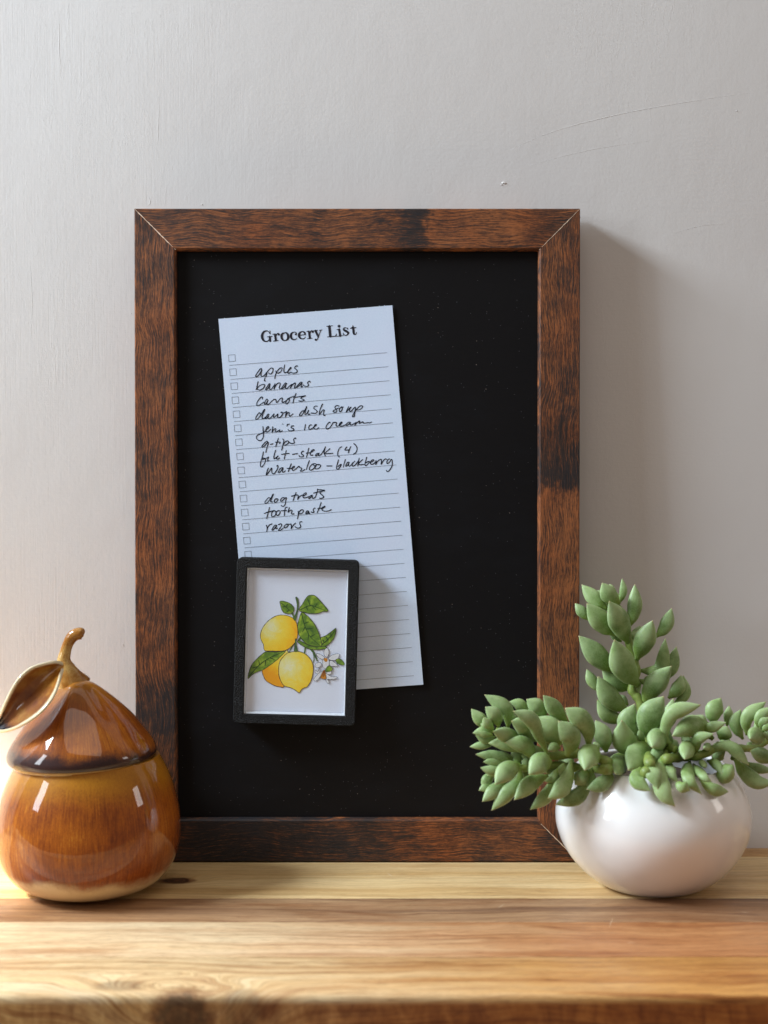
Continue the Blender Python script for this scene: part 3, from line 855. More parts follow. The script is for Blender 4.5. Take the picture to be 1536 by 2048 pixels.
        [(420,270),(385,270),(345,340),(350,360),(400,320),(420,270),(405,330),(425,355),(470,320),(500,280)], [(545,245),(500,290),(485,345),(520,350),(570,310),(620,240)],
        [(640,180),(625,260),(610,350)], [(715,210),(650,270),(625,300),(660,325),(745,315)],
        [(805,160),(785,230),(765,310),(775,340),(810,330),(860,270),(860,250),(820,260),(790,280)],
        [(890,270),(950,240),(955,215),(920,220),(885,270),(900,310),(950,305),(990,270),(1010,230),(1005,280),(1000,320),(1050,240),(1100,210),(1125,210),(1125,270),(1120,315),(1165,240),(1210,195),(1240,205)],
        [(1310,195),(1270,210),(1245,270),(1260,300),(1310,260),(1350,200),(1365,270),(1355,360),(1300,450),(1255,475),(1235,445)]]),
     'dog treats': (H, [
        [(250,270),(215,240),(160,300),(140,340),(170,350),(230,290),(295,180),(300,185),(270,260),(250,320),(285,320)],
        [(370,270),(335,275),(320,320),(350,330),(390,290),(385,262),(350,265)], [(510,240),(465,250),(440,300),(465,310),(520,260),(555,240),(540,310),(530,370),(495,410),(455,395)],
        [(740,145),(710,220),(685,295)], [(650,215),(770,190),(775,250),(770,280),(810,220),(870,190)],
        [(880,210),(930,180),(930,150),(890,170),(870,220),(890,245),(940,240),(980,220)], [(1050,195),(1015,205),(985,250),(1000,260),(1050,200),(1050,250),(1085,250),(1110,230)],
        [(1155,75),(1140,150),(1110,235)], [(1080,155),(1180,130),(1290,108)], [(1150,90),(1230,95),(1295,105),(1220,130),(1200,155),(1260,210),(1265,240),(1220,255),(1190,250)]]),
     'toothpaste': (H, [
        [(230,430),(205,530),(175,645)], [(130,545),(200,520),(320,490),(280,520),(265,580),(290,610),(340,580),(350,510),(320,490)],
        [(400,490),(360,520),(365,575),(395,580),(430,540),(430,500),(400,490)], [(570,425),(535,440),(520,500),(515,585)], [(455,495),(560,490)],
        [(610,435),(585,520),(600,510),(640,480),(665,495),(650,530),(660,560),(700,550)],
        [(780,505),(785,560),(765,650)], [(780,560),(820,490),(865,475),(880,500),(850,545),(800,550)], [(980,500),(950,500),(925,545),(945,555),(985,510),(980,545),(1005,545)],
        [(1105,445),(1080,450),(1070,490),(1085,515),(1060,530),(1030,515)], [(1220,335),(1190,430),(1145,530)], [(1155,455),(1240,440)],
        [(1230,460),(1290,420),(1290,405),(1250,425),(1235,465),(1260,495),(1330,500),(1390,485),(1415,470)]]),
     'razors': (H, [
        [(170,770),(185,830),(175,895),(190,830),(225,770),(280,745)], [(365,770),(330,775),(280,850),(285,870),(330,830),(370,770),(350,830),(365,840),(385,825)],
        [(400,760),(450,745),(465,770),(430,830),(400,870),(440,870),(490,830)], [(560,748),(520,780),(510,815),(540,820),(585,780),(575,750),(545,755),(620,750)],
        [(640,745),(650,790),(645,840),(680,780),(730,730)], [(850,705),(815,710),(810,745),(830,790),(810,820),(760,825),(720,800)]]),
    }
    rng = random.Random(1)
    for wname, ((ox, oy, sc_), strokes) in words.items():
        bm = bmesh.new()
        for stt in strokes:
            cr = catmull([(x, y, rng.uniform(0.85, 1.15)) for x, y in stt], 4) if len(stt) > 2 else [Vector((x, y, 1)) for x, y in stt]
            ribbon(bm, [(P(ox + q.x / sc_, oy + q.y / sc_), 0.00066 * q.z) for q in cr], zf(0.00013), cap=6)
        o = link('handwriting', bm_up('handwriting', bm), M['pen'], root)
        o['label'] = 'handwritten ink reading ' + wname
build_paper()

# ================================================================== LEMON MAGNET
MT = 0.0115                     # magnet thickness
def build_magnet():
    ZB = PZ + 0.0016            # back of the magnet just above the curled sheet
    ZF = ZB + MT
    c0 = onb(592, 1284, ZF)
    rot = R(-1.45)
    MM = BM @ Matrix.Translation((c0.x, c0.y, ZB)) @ Matrix.Rotation(rot, 4, 'Z')
    root = empty('lemon_picture_magnet', MM, 'small black framed magnet with a lemon picture holding the grocery list', 'picture magnet')
    W, Hh = 248 * 0.3405e-3, 337 * 0.3405e-3
    iw, ih = 207.5 * 0.3405e-3, 298.5 * 0.3405e-3
    iy = 0.0
    def rrect(w_, h_, r, n=5, cy=0.0):
        pts = []
        for (sx, sy, a0) in [(1, 1, 0), (-1, 1, 90), (-1, -1, 180), (1, -1, 270)]:
            for k in range(n + 1):
                a = R(a0 + 90 * k / n)
                pts.append(Vector((sx * (w_ / 2 - r) + r * math.cos(a), cy + sy * (h_ / 2 - r) + r * math.sin(a))))
        return pts
    # frame ring: loops from outer back over the front to inner back
    loops = []
    def lp(w_, h_, r, z): loops.append([(p.x, p.y, z) for p in rrect(w_, h_, max(r, 0.0001))])
    lp(W, Hh, 0.0036, 0.0)
    lp(W, Hh, 0.0036, MT * 0.45)
    lp(W, Hh, 0.0036, MT * 0.55)
    lp(W, Hh, 0.0036, MT - 0.0006)
    lp(W - 0.0012, Hh - 0.0012, 0.003, MT)
    lp(iw + 0.0006, ih + 0.0006, 0.0004, MT)
    lp(iw, ih, 0.0002, MT - 0.0004)
    lp(iw, ih, 0.0002, 0.0006)
    m = len(loops[0])
    vs = [v for l in loops for v in l]
    fs = []
    for j in range(len(loops) - 1):
        for k in range(m):
            fs.append((j * m + k, j * m + (k + 1) % m, (j + 1) * m + (k + 1) % m, (j + 1) * m + k))
    me = mesh('frame', vs, fs); smooth_angle(me, 30)
    link('frame', me, M['blackprint'], root)
    # black block in the lower border, painting the shade of a square opening
    s = 0.0021
    bm = bmesh.new(); bmesh.ops.create_cube(bm, size=1)
    for v in bm.verts: v.co = Vector((v.co.x * 0.0032, v.co.y * 0.0018, v.co.z * 0.0006))
    link('slot_shade', from_bm('slot_shade', bm), plain_mat('slot_shadow_plastic', (9, 9, 10), 0.9), root, Matrix.Translation((-0.0006, -ih / 2 - 0.0014, MT - 0.00024)))
    # backing plate
    bm = bmesh.new(); bmesh.ops.create_cube(bm, size=1)
    for v in bm.verts: v.co = Vector((v.co.x * (iw + 0.002), v.co.y * (ih + 0.002), v.co.z * 0.001))
    link('backing', from_bm('backing', bm), M['blackprint'], root, Matrix.Translation((0, 0, 0.0006)))
    # acrylic block: polished clear pane, bright bevelled rim that catches the light
    N = NT('acrylic_rim')
    n = N.noise(N.co(), 300, 3, 0.6)
    N.set(Base_Color=rgb(204, 210, 218), Roughness=0.18, Transmission_Weight=0.15, IOR=1.49, Coat_Weight=0.6, Coat_Roughness=0.05, Normal=N.bump(n, 0.15, 0.0003))
    cz = MT - 0.0034
    a, b = (iw / 2 - 0.0003, ih / 2 - 0.0003), (iw / 2 - 0.0015, ih / 2 - 0.0019)
    zf_ = MT - 0.0011
    vs = [(-a[0], -a[1], zf_), (a[0], -a[1], zf_), (a[0], a[1], zf_), (-a[0], a[1], zf_),
          (-a[0] + 0.0003, -a[1] + 0.0003, zf_ + 0.0001), (a[0] - 0.0003, -a[1] + 0.0003, zf_ + 0.0001), (a[0] - 0.0003, a[1] - 0.0003, zf_ + 0.0001), (-a[0] + 0.0003, a[1] - 0.0003, zf_ + 0.0001),
          (-b[0], -b[1], cz), (b[0], -b[1], cz), (b[0], b[1], cz), (-b[0], b[1], cz)]
    fs = []
    for j in range(2):
        for k in range(4):
            fs.append((j * 4 + k, j * 4 + (k + 1) % 4, (j + 1) * 4 + (k + 1) % 4, (j + 1) * 4 + k))
    link('acrylic_rim', mesh('acrylic_rim', vs, fs), N.m, root)
    N = NT('clear_acrylic')
    gl = N.n('ShaderNodeBsdfGlossy'); gl.inputs['Roughness'].default_value = 0.03
    tr = N.n('ShaderNodeBsdfTransparent')
    mx = N.n('ShaderNodeMixShader')
    mx.inputs[0].default_value = 0.035; N.link(tr.outputs[0], mx.inputs[1]); N.link(gl.outputs[0], mx.inputs[2]); N.link(mx.outputs[0], N.out.inputs[0])
    q = (iw / 2 - 0.0007, ih / 2 - 0.0007)
    vs = [(sx * q[0], sy * q[1], z) for z in (MT - 0.0013, MT - 0.0010) for sx, sy in ((-1, -1), (1, -1), (1, 1), (-1, 1))]
    link('clear_pane', mesh('clear_pane', vs, [(3, 2, 1, 0), (4, 5, 6, 7), (0, 1, 5, 4), (1, 2, 6, 5), (2, 3, 7, 6), (3, 0, 4, 7)]), N.m, root)
    # printed card
    N = NT('print_card')
    n = N.noise(N.co(), 700, 3, 0.6)
    N.set(Base_Color=N.mix(n, rgb(216, 226, 245), rgb(224, 232, 248)), Roughness=0.5)
    vs = [(sx * (iw / 2 - 0.0005), sy * (ih / 2 - 0.0005), cz - 0.0002 - dz) for dz in (0.0005, 0) for sx, sy in ((-1, -1), (1, -1), (1, 1), (-1, 1))]
    card = link('print_card', mesh('print_card', vs, [(3, 2, 1, 0), (4, 5, 6, 7), (0, 1, 5, 4), (1, 2, 6, 5), (2, 3, 7, 6), (3, 0, 4, 7)]), N.m, root)
    # watercolour lemons: traced at 6.4x from (480,1150) -> card plane
    cardz = ZB + cz
    Minv = (Matrix.Translation((c0.x, c0.y, 0)) @ Matrix.Rotation(rot, 4, 'Z')).inverted()
    def P(x, y):
        q = onb(480 + x / 6.4, 1150 + y / 6.4, cardz)
        v = Minv @ Vector((q.x, q.y, 0))
        return Vector((v.x, v.y))
    lay = [0]
    def zc():
        lay[0] += 1
        z = cz + 0.00003 + lay[0] * 0.0000035
        return lambda u, v: z
    line = ink_mat('outline_ink', (44, 40, 44))
    def shape(name, pts, m, closed=True, outline=1.9, lm=None):
        bm = bmesh.new()
        cr = [Vector((p.x, p.y)) for p in catmull([(x, y, 0) for x, y in pts], 5, True)]
        poly(bm, [P(*p) for p in cr], zc())
        link(name, bm_up(name, bm), m, card)
        if outline:
            bm = bmesh.new()
            rr = random.Random(len(pts))
            loop = cr + [cr[0]]
            ribbon(bm, [(P(*p), outline / 1.7 * 0.00034 * rr.uniform(0.7, 1.3)) for p in loop], zc(), cap=4)
            link('outline', bm_up('outline', bm), lm or line, card)
    def stroke(name, pts, wd, m):
        bm = bmesh.new()
        cr = catmull([(x, y, 0) for x, y in pts], 4) if len(pts) > 2 else [Vector((x, y, 0)) for x, y in pts]
        n = len(cr)
        ribbon(bm, [(P(p.x, p.y), wd / 6.4 * 0.00034 * (1 - 0.5 * i / n)) for i, p in enumerate(cr)], zc(), cap=5)
        link(name, bm_up(name, bm), m, card)
    def lemon_mat(name, hi, rad, warm):
        N = NT(name)
        h = P(*hi)
        o = N.co()
        d = N.spot(N.comb(N.sep(o)[0], N.sep(o)[1], 0.0), (h.x, h.y, 0), (rad, rad * 1.15, 1))
        wc = N.noise(o, 170, 4, 0.6, 0.8)
        f = N.math('ADD', N.math('MULTIPLY', d, 0.55), N.math('MULTIPLY', N.math('SUBTRACT', wc, 0.5), 0.55))
        col = N.ramp(f, [(0.0, rgb(226, 226, 186)), (0.14, rgb(228, 222, 140)), (0.34, rgb(236, 212, 74)), (0.6, rgb(238, 196, 34)), (0.85, rgb(*warm))])
        N.set(Base_Color=col, Roughness=0.5)
        return N.m
    def green_mat(name, seed, dark=0.0):
        N = NT(name)
        o = N.mp(N.co(), loc=(seed, seed, 0))
        n = N.noise(o, 190, 4, 0.6, 0.6)
        N.set(Base_Color=N.ramp(n, [(0.3, rgb(60, 98, 36)), (0.5, rgb(106, 142, 36)), (0.66, rgb(158, 184, 58))] if not dark else [(0.3, rgb(52, 84, 50)), (0.6, rgb(84, 116, 48))]), Roughness=0.5)
        return N.m
    Y1, Y2, Y3 = lemon_mat('lemon_print_upper', (385, 665), 0.014, (238, 160, 12)), lemon_mat('lemon_print_front', (620, 1160), 0.018, (234, 178, 24)), lemon_mat('lemon_print_rear', (520, 900), 0.012, (232, 160, 12))
    g1, g2, g3 = green_mat('leaf_print', 0), green_mat('leaf_print_two', 3), green_mat('stem_print', 5, 1)
    vein = ink_mat('vein_ink', (30, 62, 32))
    white = plain_mat('petal_print', (232, 236, 242), 0.5)
    org = plain_mat('stamen_print', (206, 134, 30), 0.5); brn = plain_mat('stamen_line_print', (130, 70, 20), 0.5)
    stroke('stem', [(690, 880), (660, 930), (630, 985)], 20, g3)
    stroke('stem', [(790, 780), (755, 830), (742, 852)], 34, g3)
    stroke('stem', [(838, 925), (825, 1000)], 22, g3)
    stroke('stem', [(905, 945), (950, 1005), (990, 1100)], 30, g3)
    stroke('stem', [(935, 985), (948, 1050), (942, 1120)], 18, g3)
    shape('lemon', [(610, 970), (550, 1010), (440, 1090), (300, 1200), (285, 1220), (290, 1270), (330, 1350), (390, 1390), (450, 1418), (510, 1430), (570, 1418), (640, 1200)], Y3)
    shape('lemon', [(640, 990), (700, 978), (780, 985), (850, 1020), (910, 1090), (935, 1160), (935, 1250), (910, 1350), (860, 1430), (820, 1445), (785, 1470), (765, 1505), (740, 1500), (700, 1470), (640, 1440), (570, 1420), (530, 1370), (500, 1290), (495, 1200), (510, 1110), (560, 1040), (600, 1005)], Y2)
    shape('lemon_leaf', [(100, 1315), (115, 1240), (150, 1150), (220, 1070), (300, 1000), (345, 980), (450, 985), (575, 980), (520, 1040), (470, 1090), (390, 1150), (300, 1210), (220, 1240), (160, 1275), (112, 1320)], g1)
    shape('lemon', [(540, 512), (460, 525), (370, 580), (300, 660), (265, 740), (262, 800), (280, 850), (300, 890), (305, 940), (325, 970), (400, 972), (500, 975), (580, 965), (640, 930), (700, 870), (735, 790), (738, 700), (725, 620), (690, 560), (620, 525)], Y1)
    shape('stem', [(706, 822), (720, 822), (724, 900), (738, 975), (692, 975), (700, 900)], g3, outline=1.0)
    shape('stem', [(712, 285), (735, 290), (750, 350), (748, 430), (730, 510), (715, 575), (695, 580), (680, 545), (705, 510), (725, 450), (730, 380), (720, 330)], g3, outline=1.2)
    stroke('stem', [(668, 485), (684, 525), (705, 570)], 26, g3)
    shape('lemon_leaf', [(512, 338), (560, 335), (640, 365), (685, 410), (690, 455), (665, 490), (620, 495), (560, 480), (530, 430), (515, 370)], g2)
    shape('lemon_leaf', [(755, 450), (800, 370), (850, 290), (890, 260), (950, 262), (1010, 310), (1060, 370), (1125, 445), (1110, 468), (1060, 468), (1000, 490), (900, 495), (830, 480)], g1)
    shape('lemon_leaf', [(735, 845), (790, 850), (850, 885), (930, 912), (1050, 915), (1110, 920), (1090, 945), (1020, 955), (940, 955), (860, 940), (800, 905), (760, 880)], g2)
    shape('lemon_leaf', [(1030, 810), (1090, 780), (1150, 740), (1200, 700), (1228, 682), (1225, 740), (1195, 820), (1130, 890), (1080, 915), (1040, 905)], g2)
    shape('lemon_leaf', [(790, 480), (755, 560), (738, 650), (750, 750), (790, 820), (850, 880), (920, 905), (1040, 912), (1035, 830), (1000, 720), (960, 640), (900, 560), (840, 505)], g1)
    for v in [[(770, 445), (900, 390), (1000, 420), (1090, 455)], [(900, 395), (880, 340), (860, 300)], [(960, 405), (985, 370)], [(930, 400), (970, 445)], [(850, 415), (870, 450)],
              [(790, 500), (830, 650), (900, 790), (1030, 905)], [(835, 660), (800, 730)], [(850, 690), (930, 680)], [(880, 760), (870, 830)], [(905, 790), (960, 760)], [(820, 620), (880, 600)],
              [(530, 360), (600, 420), (670, 485)], [(580, 400), (545, 410)], [(590, 410), (610, 370)], [(630, 445), (600, 470)],
              [(120, 1290), (250, 1150), (380, 1060), (540, 990)], [(250, 1150), (240, 1090)], [(230, 1170), (160, 1190)], [(330, 1095), (320, 1160)], [(380, 1060), (440, 1080)],
              [(1045, 890), (1120, 830), (1180, 760), (1220, 700)], [(1120, 830), (1105, 790)], [(1165, 780), (1160, 740)], [(1080, 865), (1060, 830)]]:
        stroke('vein', v, 11, vein)
    for pt in [[(1110, 935), (1080, 960), (1075, 1010), (1095, 1045), (1120, 1045), (1138, 1000), (1130, 955)], [(975, 1010), (1020, 1012), (1080, 1050), (1060, 1078), (1010, 1060)],
               [(1135, 1060), (1190, 1020), (1265, 1008), (1265, 1050), (1240, 1090), (1160, 1088)], [(1150, 1098), (1200, 1110), (1255, 1160), (1200, 1168), (1150, 1160)],
               [(1070, 1075), (1055, 1130), (1070, 1185), (1110, 1200), (1135, 1160), (1140, 1100), (1120, 1065)], [(965, 1150), (980, 1125), (1030, 1120), (1040, 1150), (1010, 1185), (970, 1180)],
               [(1020, 1190), (995, 1235), (965, 1215), (965, 1255), (1015, 1260)], [(1065, 1230), (1010, 1255), (960, 1310), (945, 1345), (975, 1355), (1020, 1310)],
               [(1100, 1255), (1160, 1295), (1245, 1305), (1215, 1330), (1140, 1335), (1100, 1320)], [(1095, 1325), (1120, 1385), (1140, 1380), (1130, 1345)], [(1105, 1245), (1165, 1225), (1165, 1265), (1120, 1270)]]:
        shape('petal', pt, white, outline=1.2)
    shape('stamen', [(1072, 1075), (1095, 1060), (1120, 1075), (1112, 1108), (1085, 1105)], org, outline=0)
    shape('stamen', [(1065, 1225), (1085, 1220), (1105, 1320), (1060, 1328), (1030, 1305)], org, outline=1.0)
    for v in [[(1072, 1228), (1045, 1300)], [(1076, 1228), (1065, 1305)], [(1080, 1228), (1085, 1290)]]:
        stroke('stamen_line', v, 10, brn)
    shape('lemon_leaf', [(1225, 1090), (1255, 1070), (1300, 1085), (1340, 1145), (1290, 1150), (1245, 1130)], g2, outline=1.3)
    shape('lemon_leaf', [(1125, 1165), (1165, 1170), (1185, 1200), (1170, 1225), (1120, 1240), (1090, 1225)], g1, outline=1.3)
build_magnet()

# ================================================================== PEAR JAR
PY = -0.0945
def build_pear():
    c = at(179, 1773, PY); c.z = 0
    sc_ = (PY - CAM.y) / FPX
    root = empty('pear_jar', Matrix.Translation(c), 'amber glazed ceramic pear jar with leaf and curved stem on the lid', 'ceramic jar')
    prof = [(0.0, 0.0008), (0.024, 0.0008), (0.028, 0.0), (0.033, 0.0012), (0.041, 0.0038), (0.0490, 0.0095), (0.0550, 0.0180), (0.0582, 0.0280), (0.0592, 0.0390),
            (0.0585, 0.0500), (0.0563, 0.0610), (0.0530, 0.0710), (0.0492, 0.0795), (0.0465, 0.0845), (0.0455, 0.0862), (0.0435, 0.0862), (0.0425, 0.0845), (0.045, 0.075), (0.050, 0.06), (0.053, 0.04), (0.045, 0.015), (0.0, 0.006)]
    p2 = [Vector((r, z, 0)) for r, z in prof]
    pr = [(max(v.x, 0.0), v.y) for v in catmull(p2, 4)]
    vs, fs = lathe(pr, 96, lambda a, z: 1 + 0.006 * math.sin(2 * a + 1))
    for v in vs: v.z += v.x * 0.036 * min(max((v.z - 0.03) / 0.05, 0), 1) ** 1.5
    body = link('body', mesh('body', vs, fs, True), glaze_mat('body'), root)
    # lid, its axis leaning a touch to the left and the rim tipped up at the right
    lidM = Matrix.Translation((-0.0036, -0.001, 0.0854)) @ Matrix.Rotation(R(-2.1), 4, 'Y') @ Matrix.Scale(1.02, 4)
    lp = [(0.0, -0.001), (0.040, -0.001), (0.0440, 0.0), (0.0462, 0.0012), (0.0472, 0.0035), (0.0470, 0.0065), (0.0452, 0.0105), (0.0415, 0.0160), (0.0370, 0.0220), (0.0318, 0.0283), (0.0262, 0.0343), (0.0208, 0.0395), (0.0156, 0.0440), (0.0108, 0.0478), (0.0070, 0.0500), (0.0035, 0.0510), (0.0, 0.0512)]
    lpc = [(max(v.x, 0.0), v.y) for v in catmull([Vector((r, z, 0)) for r, z in lp], 3)]
    def mod(a, z):
        t = min(max((z - 0.008) / 0.04, 0), 1)
        f = t * (1.25 - 0.25 * t)
        d1 = math.exp(-((((a - R(258) + math.pi) % (2 * math.pi)) - math.pi) / 0.30) ** 2)
        d2 = math.exp(-((((a - R(318) + math.pi) % (2 * math.pi)) - math.pi) / 0.30) ** 2)
        d3 = math.exp(-((((a - R(222) + math.pi) % (2 * math.pi)) - math.pi) / 0.35) ** 2)
        return 1 + f * (0.13 * d1 - 0.07 * d2 - 0.10 * d3 + 0.08 * math.exp(-((((a - R(350) + math.pi) % (2 * math.pi)) - math.pi) / 0.35) ** 2))
    vs, fs = lathe(lpc, 120, mod)
    lid = link('lid', mesh('lid', vs, fs, True), glaze_mat('lid'), root, lidM)
    Li = (Matrix.Translation(c) @ lidM).inverted()
    def LP(x, y, yy):            # crop (3.413x from 0,1240) -> lid space
        return Li @ at(x / 3.413, 1240 + y / 3.413, PY + yy)
    st = [LP(x, y, d) for x, y, d in [(505, 450, 0.002), (478, 395, 0.0), (452, 335, -0.001), (436, 280, -0.001), (446, 220, -0.001), (462, 168, -0.001), (486, 124, -0.001), (520, 98, -0.001), (556, 92, -0.001), (574, 96, -0.001)]]
    rad = [0.0115, 0.0085, 0.0062, 0.0046, 0.0037, 0.0035, 0.0039, 0.0041, 0.0040, 0.0022]
    cr = catmull([Vector((p.x, p.y, p.z)) for p in st], 4)
    rr = [v.x for v in catmull([Vector((r, 0, 0)) for r in rad], 4)]
    vs, fs = sweep(cr, rr, 20, 0.92)
    so = link('stem', mesh('stem', vs, fs, True), glaze_mat('stem'), lid)
    # leaf: two edges lofted into a cupped blade
    top = [(432, 300), (380, 284), (300, 296), (215, 322), (150, 372), (100, 435), (58, 515), (15, 610), (-22, 690), (-50, 742)]
    bot = [(432, 330), (418, 372), (400, 440), (372, 512), (325, 584), (262, 648), (180, 704), (100, 744), (20, 762), (-50, 750)]
    nu, nv = 36, 16
    tc = catmull([(x, y, 0) for x, y in top], 4); bc = catmull([(x, y, 0) for x, y in bot], 4)
    vs, fs, rim, al = [], [], [], []
    for i in range(nu + 1):
        for j in range(nv + 1):
            q = tc[i].lerp(bc[i], j / nv)
            s = j / nv * 2 - 1
            t = i / nu
            cup = 0.0125 * (1 - s * s) * math.sin(math.pi * min(1, t * 1.05)) ** 0.8
            lipz = 0.0014 * max(0, abs(s) - 0.8) / 0.2
            yy = -0.010 - 0.024 * math.sin(math.pi * min(t * 0.9, 1)) + cup - lipz - 0.010 * (j / nv) * math.sin(math.pi * t)
            vs.append(LP(q.x, q.y, yy)); rim.append(abs(s)); al.append(t)
    for i in range(nu):
        for j in range(nv):
            k = i * (nv + 1) + j
            fs.append((k, k + 1, k + nv + 2, k + nv + 1))
    me = mesh('leaf', vs, fs, True)
    for nm, dat in (('rim', rim), ('along', al)):
        at_ = me.attributes.new(nm, 'FLOAT', 'POINT'); at_.data.foreach_set('value', dat)
    lo = link('leaf', me, glaze_mat('leaf'), lid)
    md = lo.modifiers.new('thick', 'SOLIDIFY'); md.thickness = 0.0024; md.offset = 0
    subsurf(lo, 2)
build_pear()

# ================================================================== POTTED SUCCULENT
QY = -0.0845
def leaf_mesh(pts3, w, flat=0.62, petiole=0.4, blunt=0.0, seg=12, bend=None):
    """swollen pointed leaf along pts3"""
    cr = catmull(pts3, 6)
    L = [0.0]
    for i in range(1, len(cr)): L.append(L[-1] + (cr[i] - cr[i - 1]).length)
    tot = L[-1]
    n = 18
    pts, rad, al = [], [], []
    for k in range(n + 1):
        t = k / n
        t = 1 - (1 - t) ** 1.25 if t > 0 else 0
        s = t * tot
        i = 0
        while i < len(L) - 2 and L[i + 1] < s: i += 1
        f = (s - L[i]) / max(L[i + 1] - L[i], 1e-9)
        pts.append(cr[i].lerp(cr[i + 1], f))
        # width profile
        base = 0.20 + 0.0 * t
        if t < petiole:
            q = t / petiole
            r = base + (1 - base) * 0.5 * (q * q * (3 - 2 * q)) * 1.0
            r = base + (0.80 - base) * (q * q * (3 - 2 * q))
        else:
            q = (t - petiole) / (1 - petiole)
            r = 0.80 + 0.20 * math.sin(min(q / 0.35, 1) * math.pi / 2) if q < 0.35 else (1 - ((q - 0.35) / 0.65) ** 1.6) ** 1.0
            if q > 0.93: r = max(r, 0.11 * (1 - q) / 0.07 + 0.015)
        rad.append(max(r, 0.012) * w / 2); al.append(t)
    t0 = (pts[-1] - pts[0])
    face = Vector((0.0, -1.0, 0.25))
    vs, fs = sweep(pts, rad, seg, flat, face)
    me = mesh('leaf', vs, fs, True)
    a1 = me.attributes.new('along', 'FLOAT', 'POINT'); a1.data.foreach_set('value', [al[i // seg] for i in range(len(vs))])
    a2 = me.attributes.new('side', 'FLOAT', 'POINT'); a2.data.foreach_set('value', [abs(math.cos(2 * math.pi * (i % seg) / seg)) for i in range(len(vs))])
    return me
def build_plant():
    c = at(1304, 1766, QY); c.z = 0
    root = empty('potted_succulent', Matrix.Translation(c), 'green trailing succulent with plump leaves in a round glossy white pot', 'potted plant')
    prof = [(0.0, 0.0012), (0.026, 0.0012), (0.029, 0.0), (0.033, 0.0008), (0.0405, 0.0052), (0.0500, 0.0135), (0.0580, 0.0245), (0.0628, 0.0365), (0.0640, 0.0470), (0.0622, 0.0575), (0.0575, 0.0685), (0.0520, 0.0765),
            (0.0480, 0.0803), (0.0462, 0.0810), (0.0445, 0.0803), (0.0450, 0.0785), (0.0500, 0.0730), (0.0550, 0.0640), (0.0585, 0.05), (0.05, 0.02), (0.0, 0.01)]
    pr = [(max(v.x, 0.0), v.y) for v in catmull([Vector((r, z, 0)) for r, z in prof], 4)]
    vs, fs = lathe(pr, 96)
    link('pot', mesh('pot', vs, fs, True), M['pot'], root)
    # soil
    rng = random.Random(5)
    N = NT('potting_soil')
    n = N.noise(N.co(), 260, 5, 0.7)
    N.set(Base_Color=N.ramp(n, [(0.3, rgb(34, 26, 20)), (0.7, rgb(84, 66, 50))]), Roughness=0.95, Normal=N.bump(n, 1.0, 0.002))
    vs, fs = [], []
    rings, seg = 10, 40
    for j in range(rings + 1):
        for k in range(seg):
            r = 0.050 * j / rings
            a = 2 * math.pi * k / seg
            vs.append((r * math.cos(a), r * math.sin(a), 0.068 + 0.004 * (1 - (j / rings) ** 2) + rng.uniform(-.0012, .0012)))
    for j in range(rings):
        for k in range(seg):
            fs.append((j * seg + k, (j + 1) * seg + k, (j + 1) * seg + (k + 1) % seg, j * seg + (k + 1) % seg))
    link('soil', mesh('soil', vs, fs, True), N.m, root)
    stem_m = NT('succulent_stem')
    nn = stem_m.noise(stem_m.co(), 120, 4, 0.6)
    stem_m.set(Base_Color=stem_m.ramp(nn, [(0.3, rgb(104, 124, 52)), (0.7, rgb(146, 164, 84))]), Roughness=0.5, Subsurface_Weight=0.1, Subsurface_Scale=0.003)
    C1 = (1140, 1150, 6.0); C2 = (936, 1376, 6.0); C3 = (1140, 1380, 6.0); C4 = (1300, 1380, 6.508)
    outer = [(z, r) for r, z in pr[:pr.index(max(pr, key=lambda q: q[1])) + 1]]
    def W(cr, x, y, yy, mg=0.0035):
        X, Y_ = cr[0] + x / cr[2], cr[1] + y / cr[2]
        for _ in range(4):
            p = at(X, Y_, yy) - c
            if p.z > 0.086 or p.x < -0.062: break
            r = max((rr for zz, rr in outer if abs(zz - p.z) < 0.004), default=0.046) + mg
            if abs(p.x) >= r: break
            yf = -math.sqrt(r * r - p.x * p.x)
            if p.y <= yf + 1e-5: break
            yy = c.y + yf
        return at(X, Y_, yy) - c
    def stem(cr, pts, r0=0.0030):
        P3 = [W(cr, x, y, d) for x, y, d in pts]
        cv = catmull(P3, 6)
        n = len(cv)
        vs, fs = sweep(cv, [r0 * (1 - 0.35 * i / n) * (1 + 0.12 * math.sin(i * 1.9)) for i in range(n)], 10)
        return link('stem', mesh('stem', vs, fs, True), stem_m.m, root), cv
    def leaves(cr, so, plane, lst):
        px = (plane - CAM.y) / FPX
        for (pts, wd, d0, d1, *rest) in lst:
            n = len(pts)
            P3 = [W(cr, x, y, plane + (d0 + (d1 - d0) * (i / (n - 1)) ** 1.2) / 1000.0, 0.0035 if i else 0.0004) for i, (x, y) in enumerate(pts)]
            pet = rest[0] if rest else (0.30 if n == 3 else 0.5)
            flat = rest[1] if len(rest) > 1 else 0.62
            me = leaf_mesh(P3, wd / cr[2] * px * 1.15, flat * 0.86, pet)
            link('leaf', me, M['leaf'], so)
    # ---- upright branch
    s1, cv1 = stem(C3, [(960, 900, QY + 0.0), (900, 560, -0.070), (840, 150, -0.062), (C1[2] * 0 + 740, -10, -0.060), (800, -230, -0.058), (720, -520, -0.058), (650, -850, -0.06), (560, -1010, -0.06), (520, -1100, -0.06)], 0.0034)
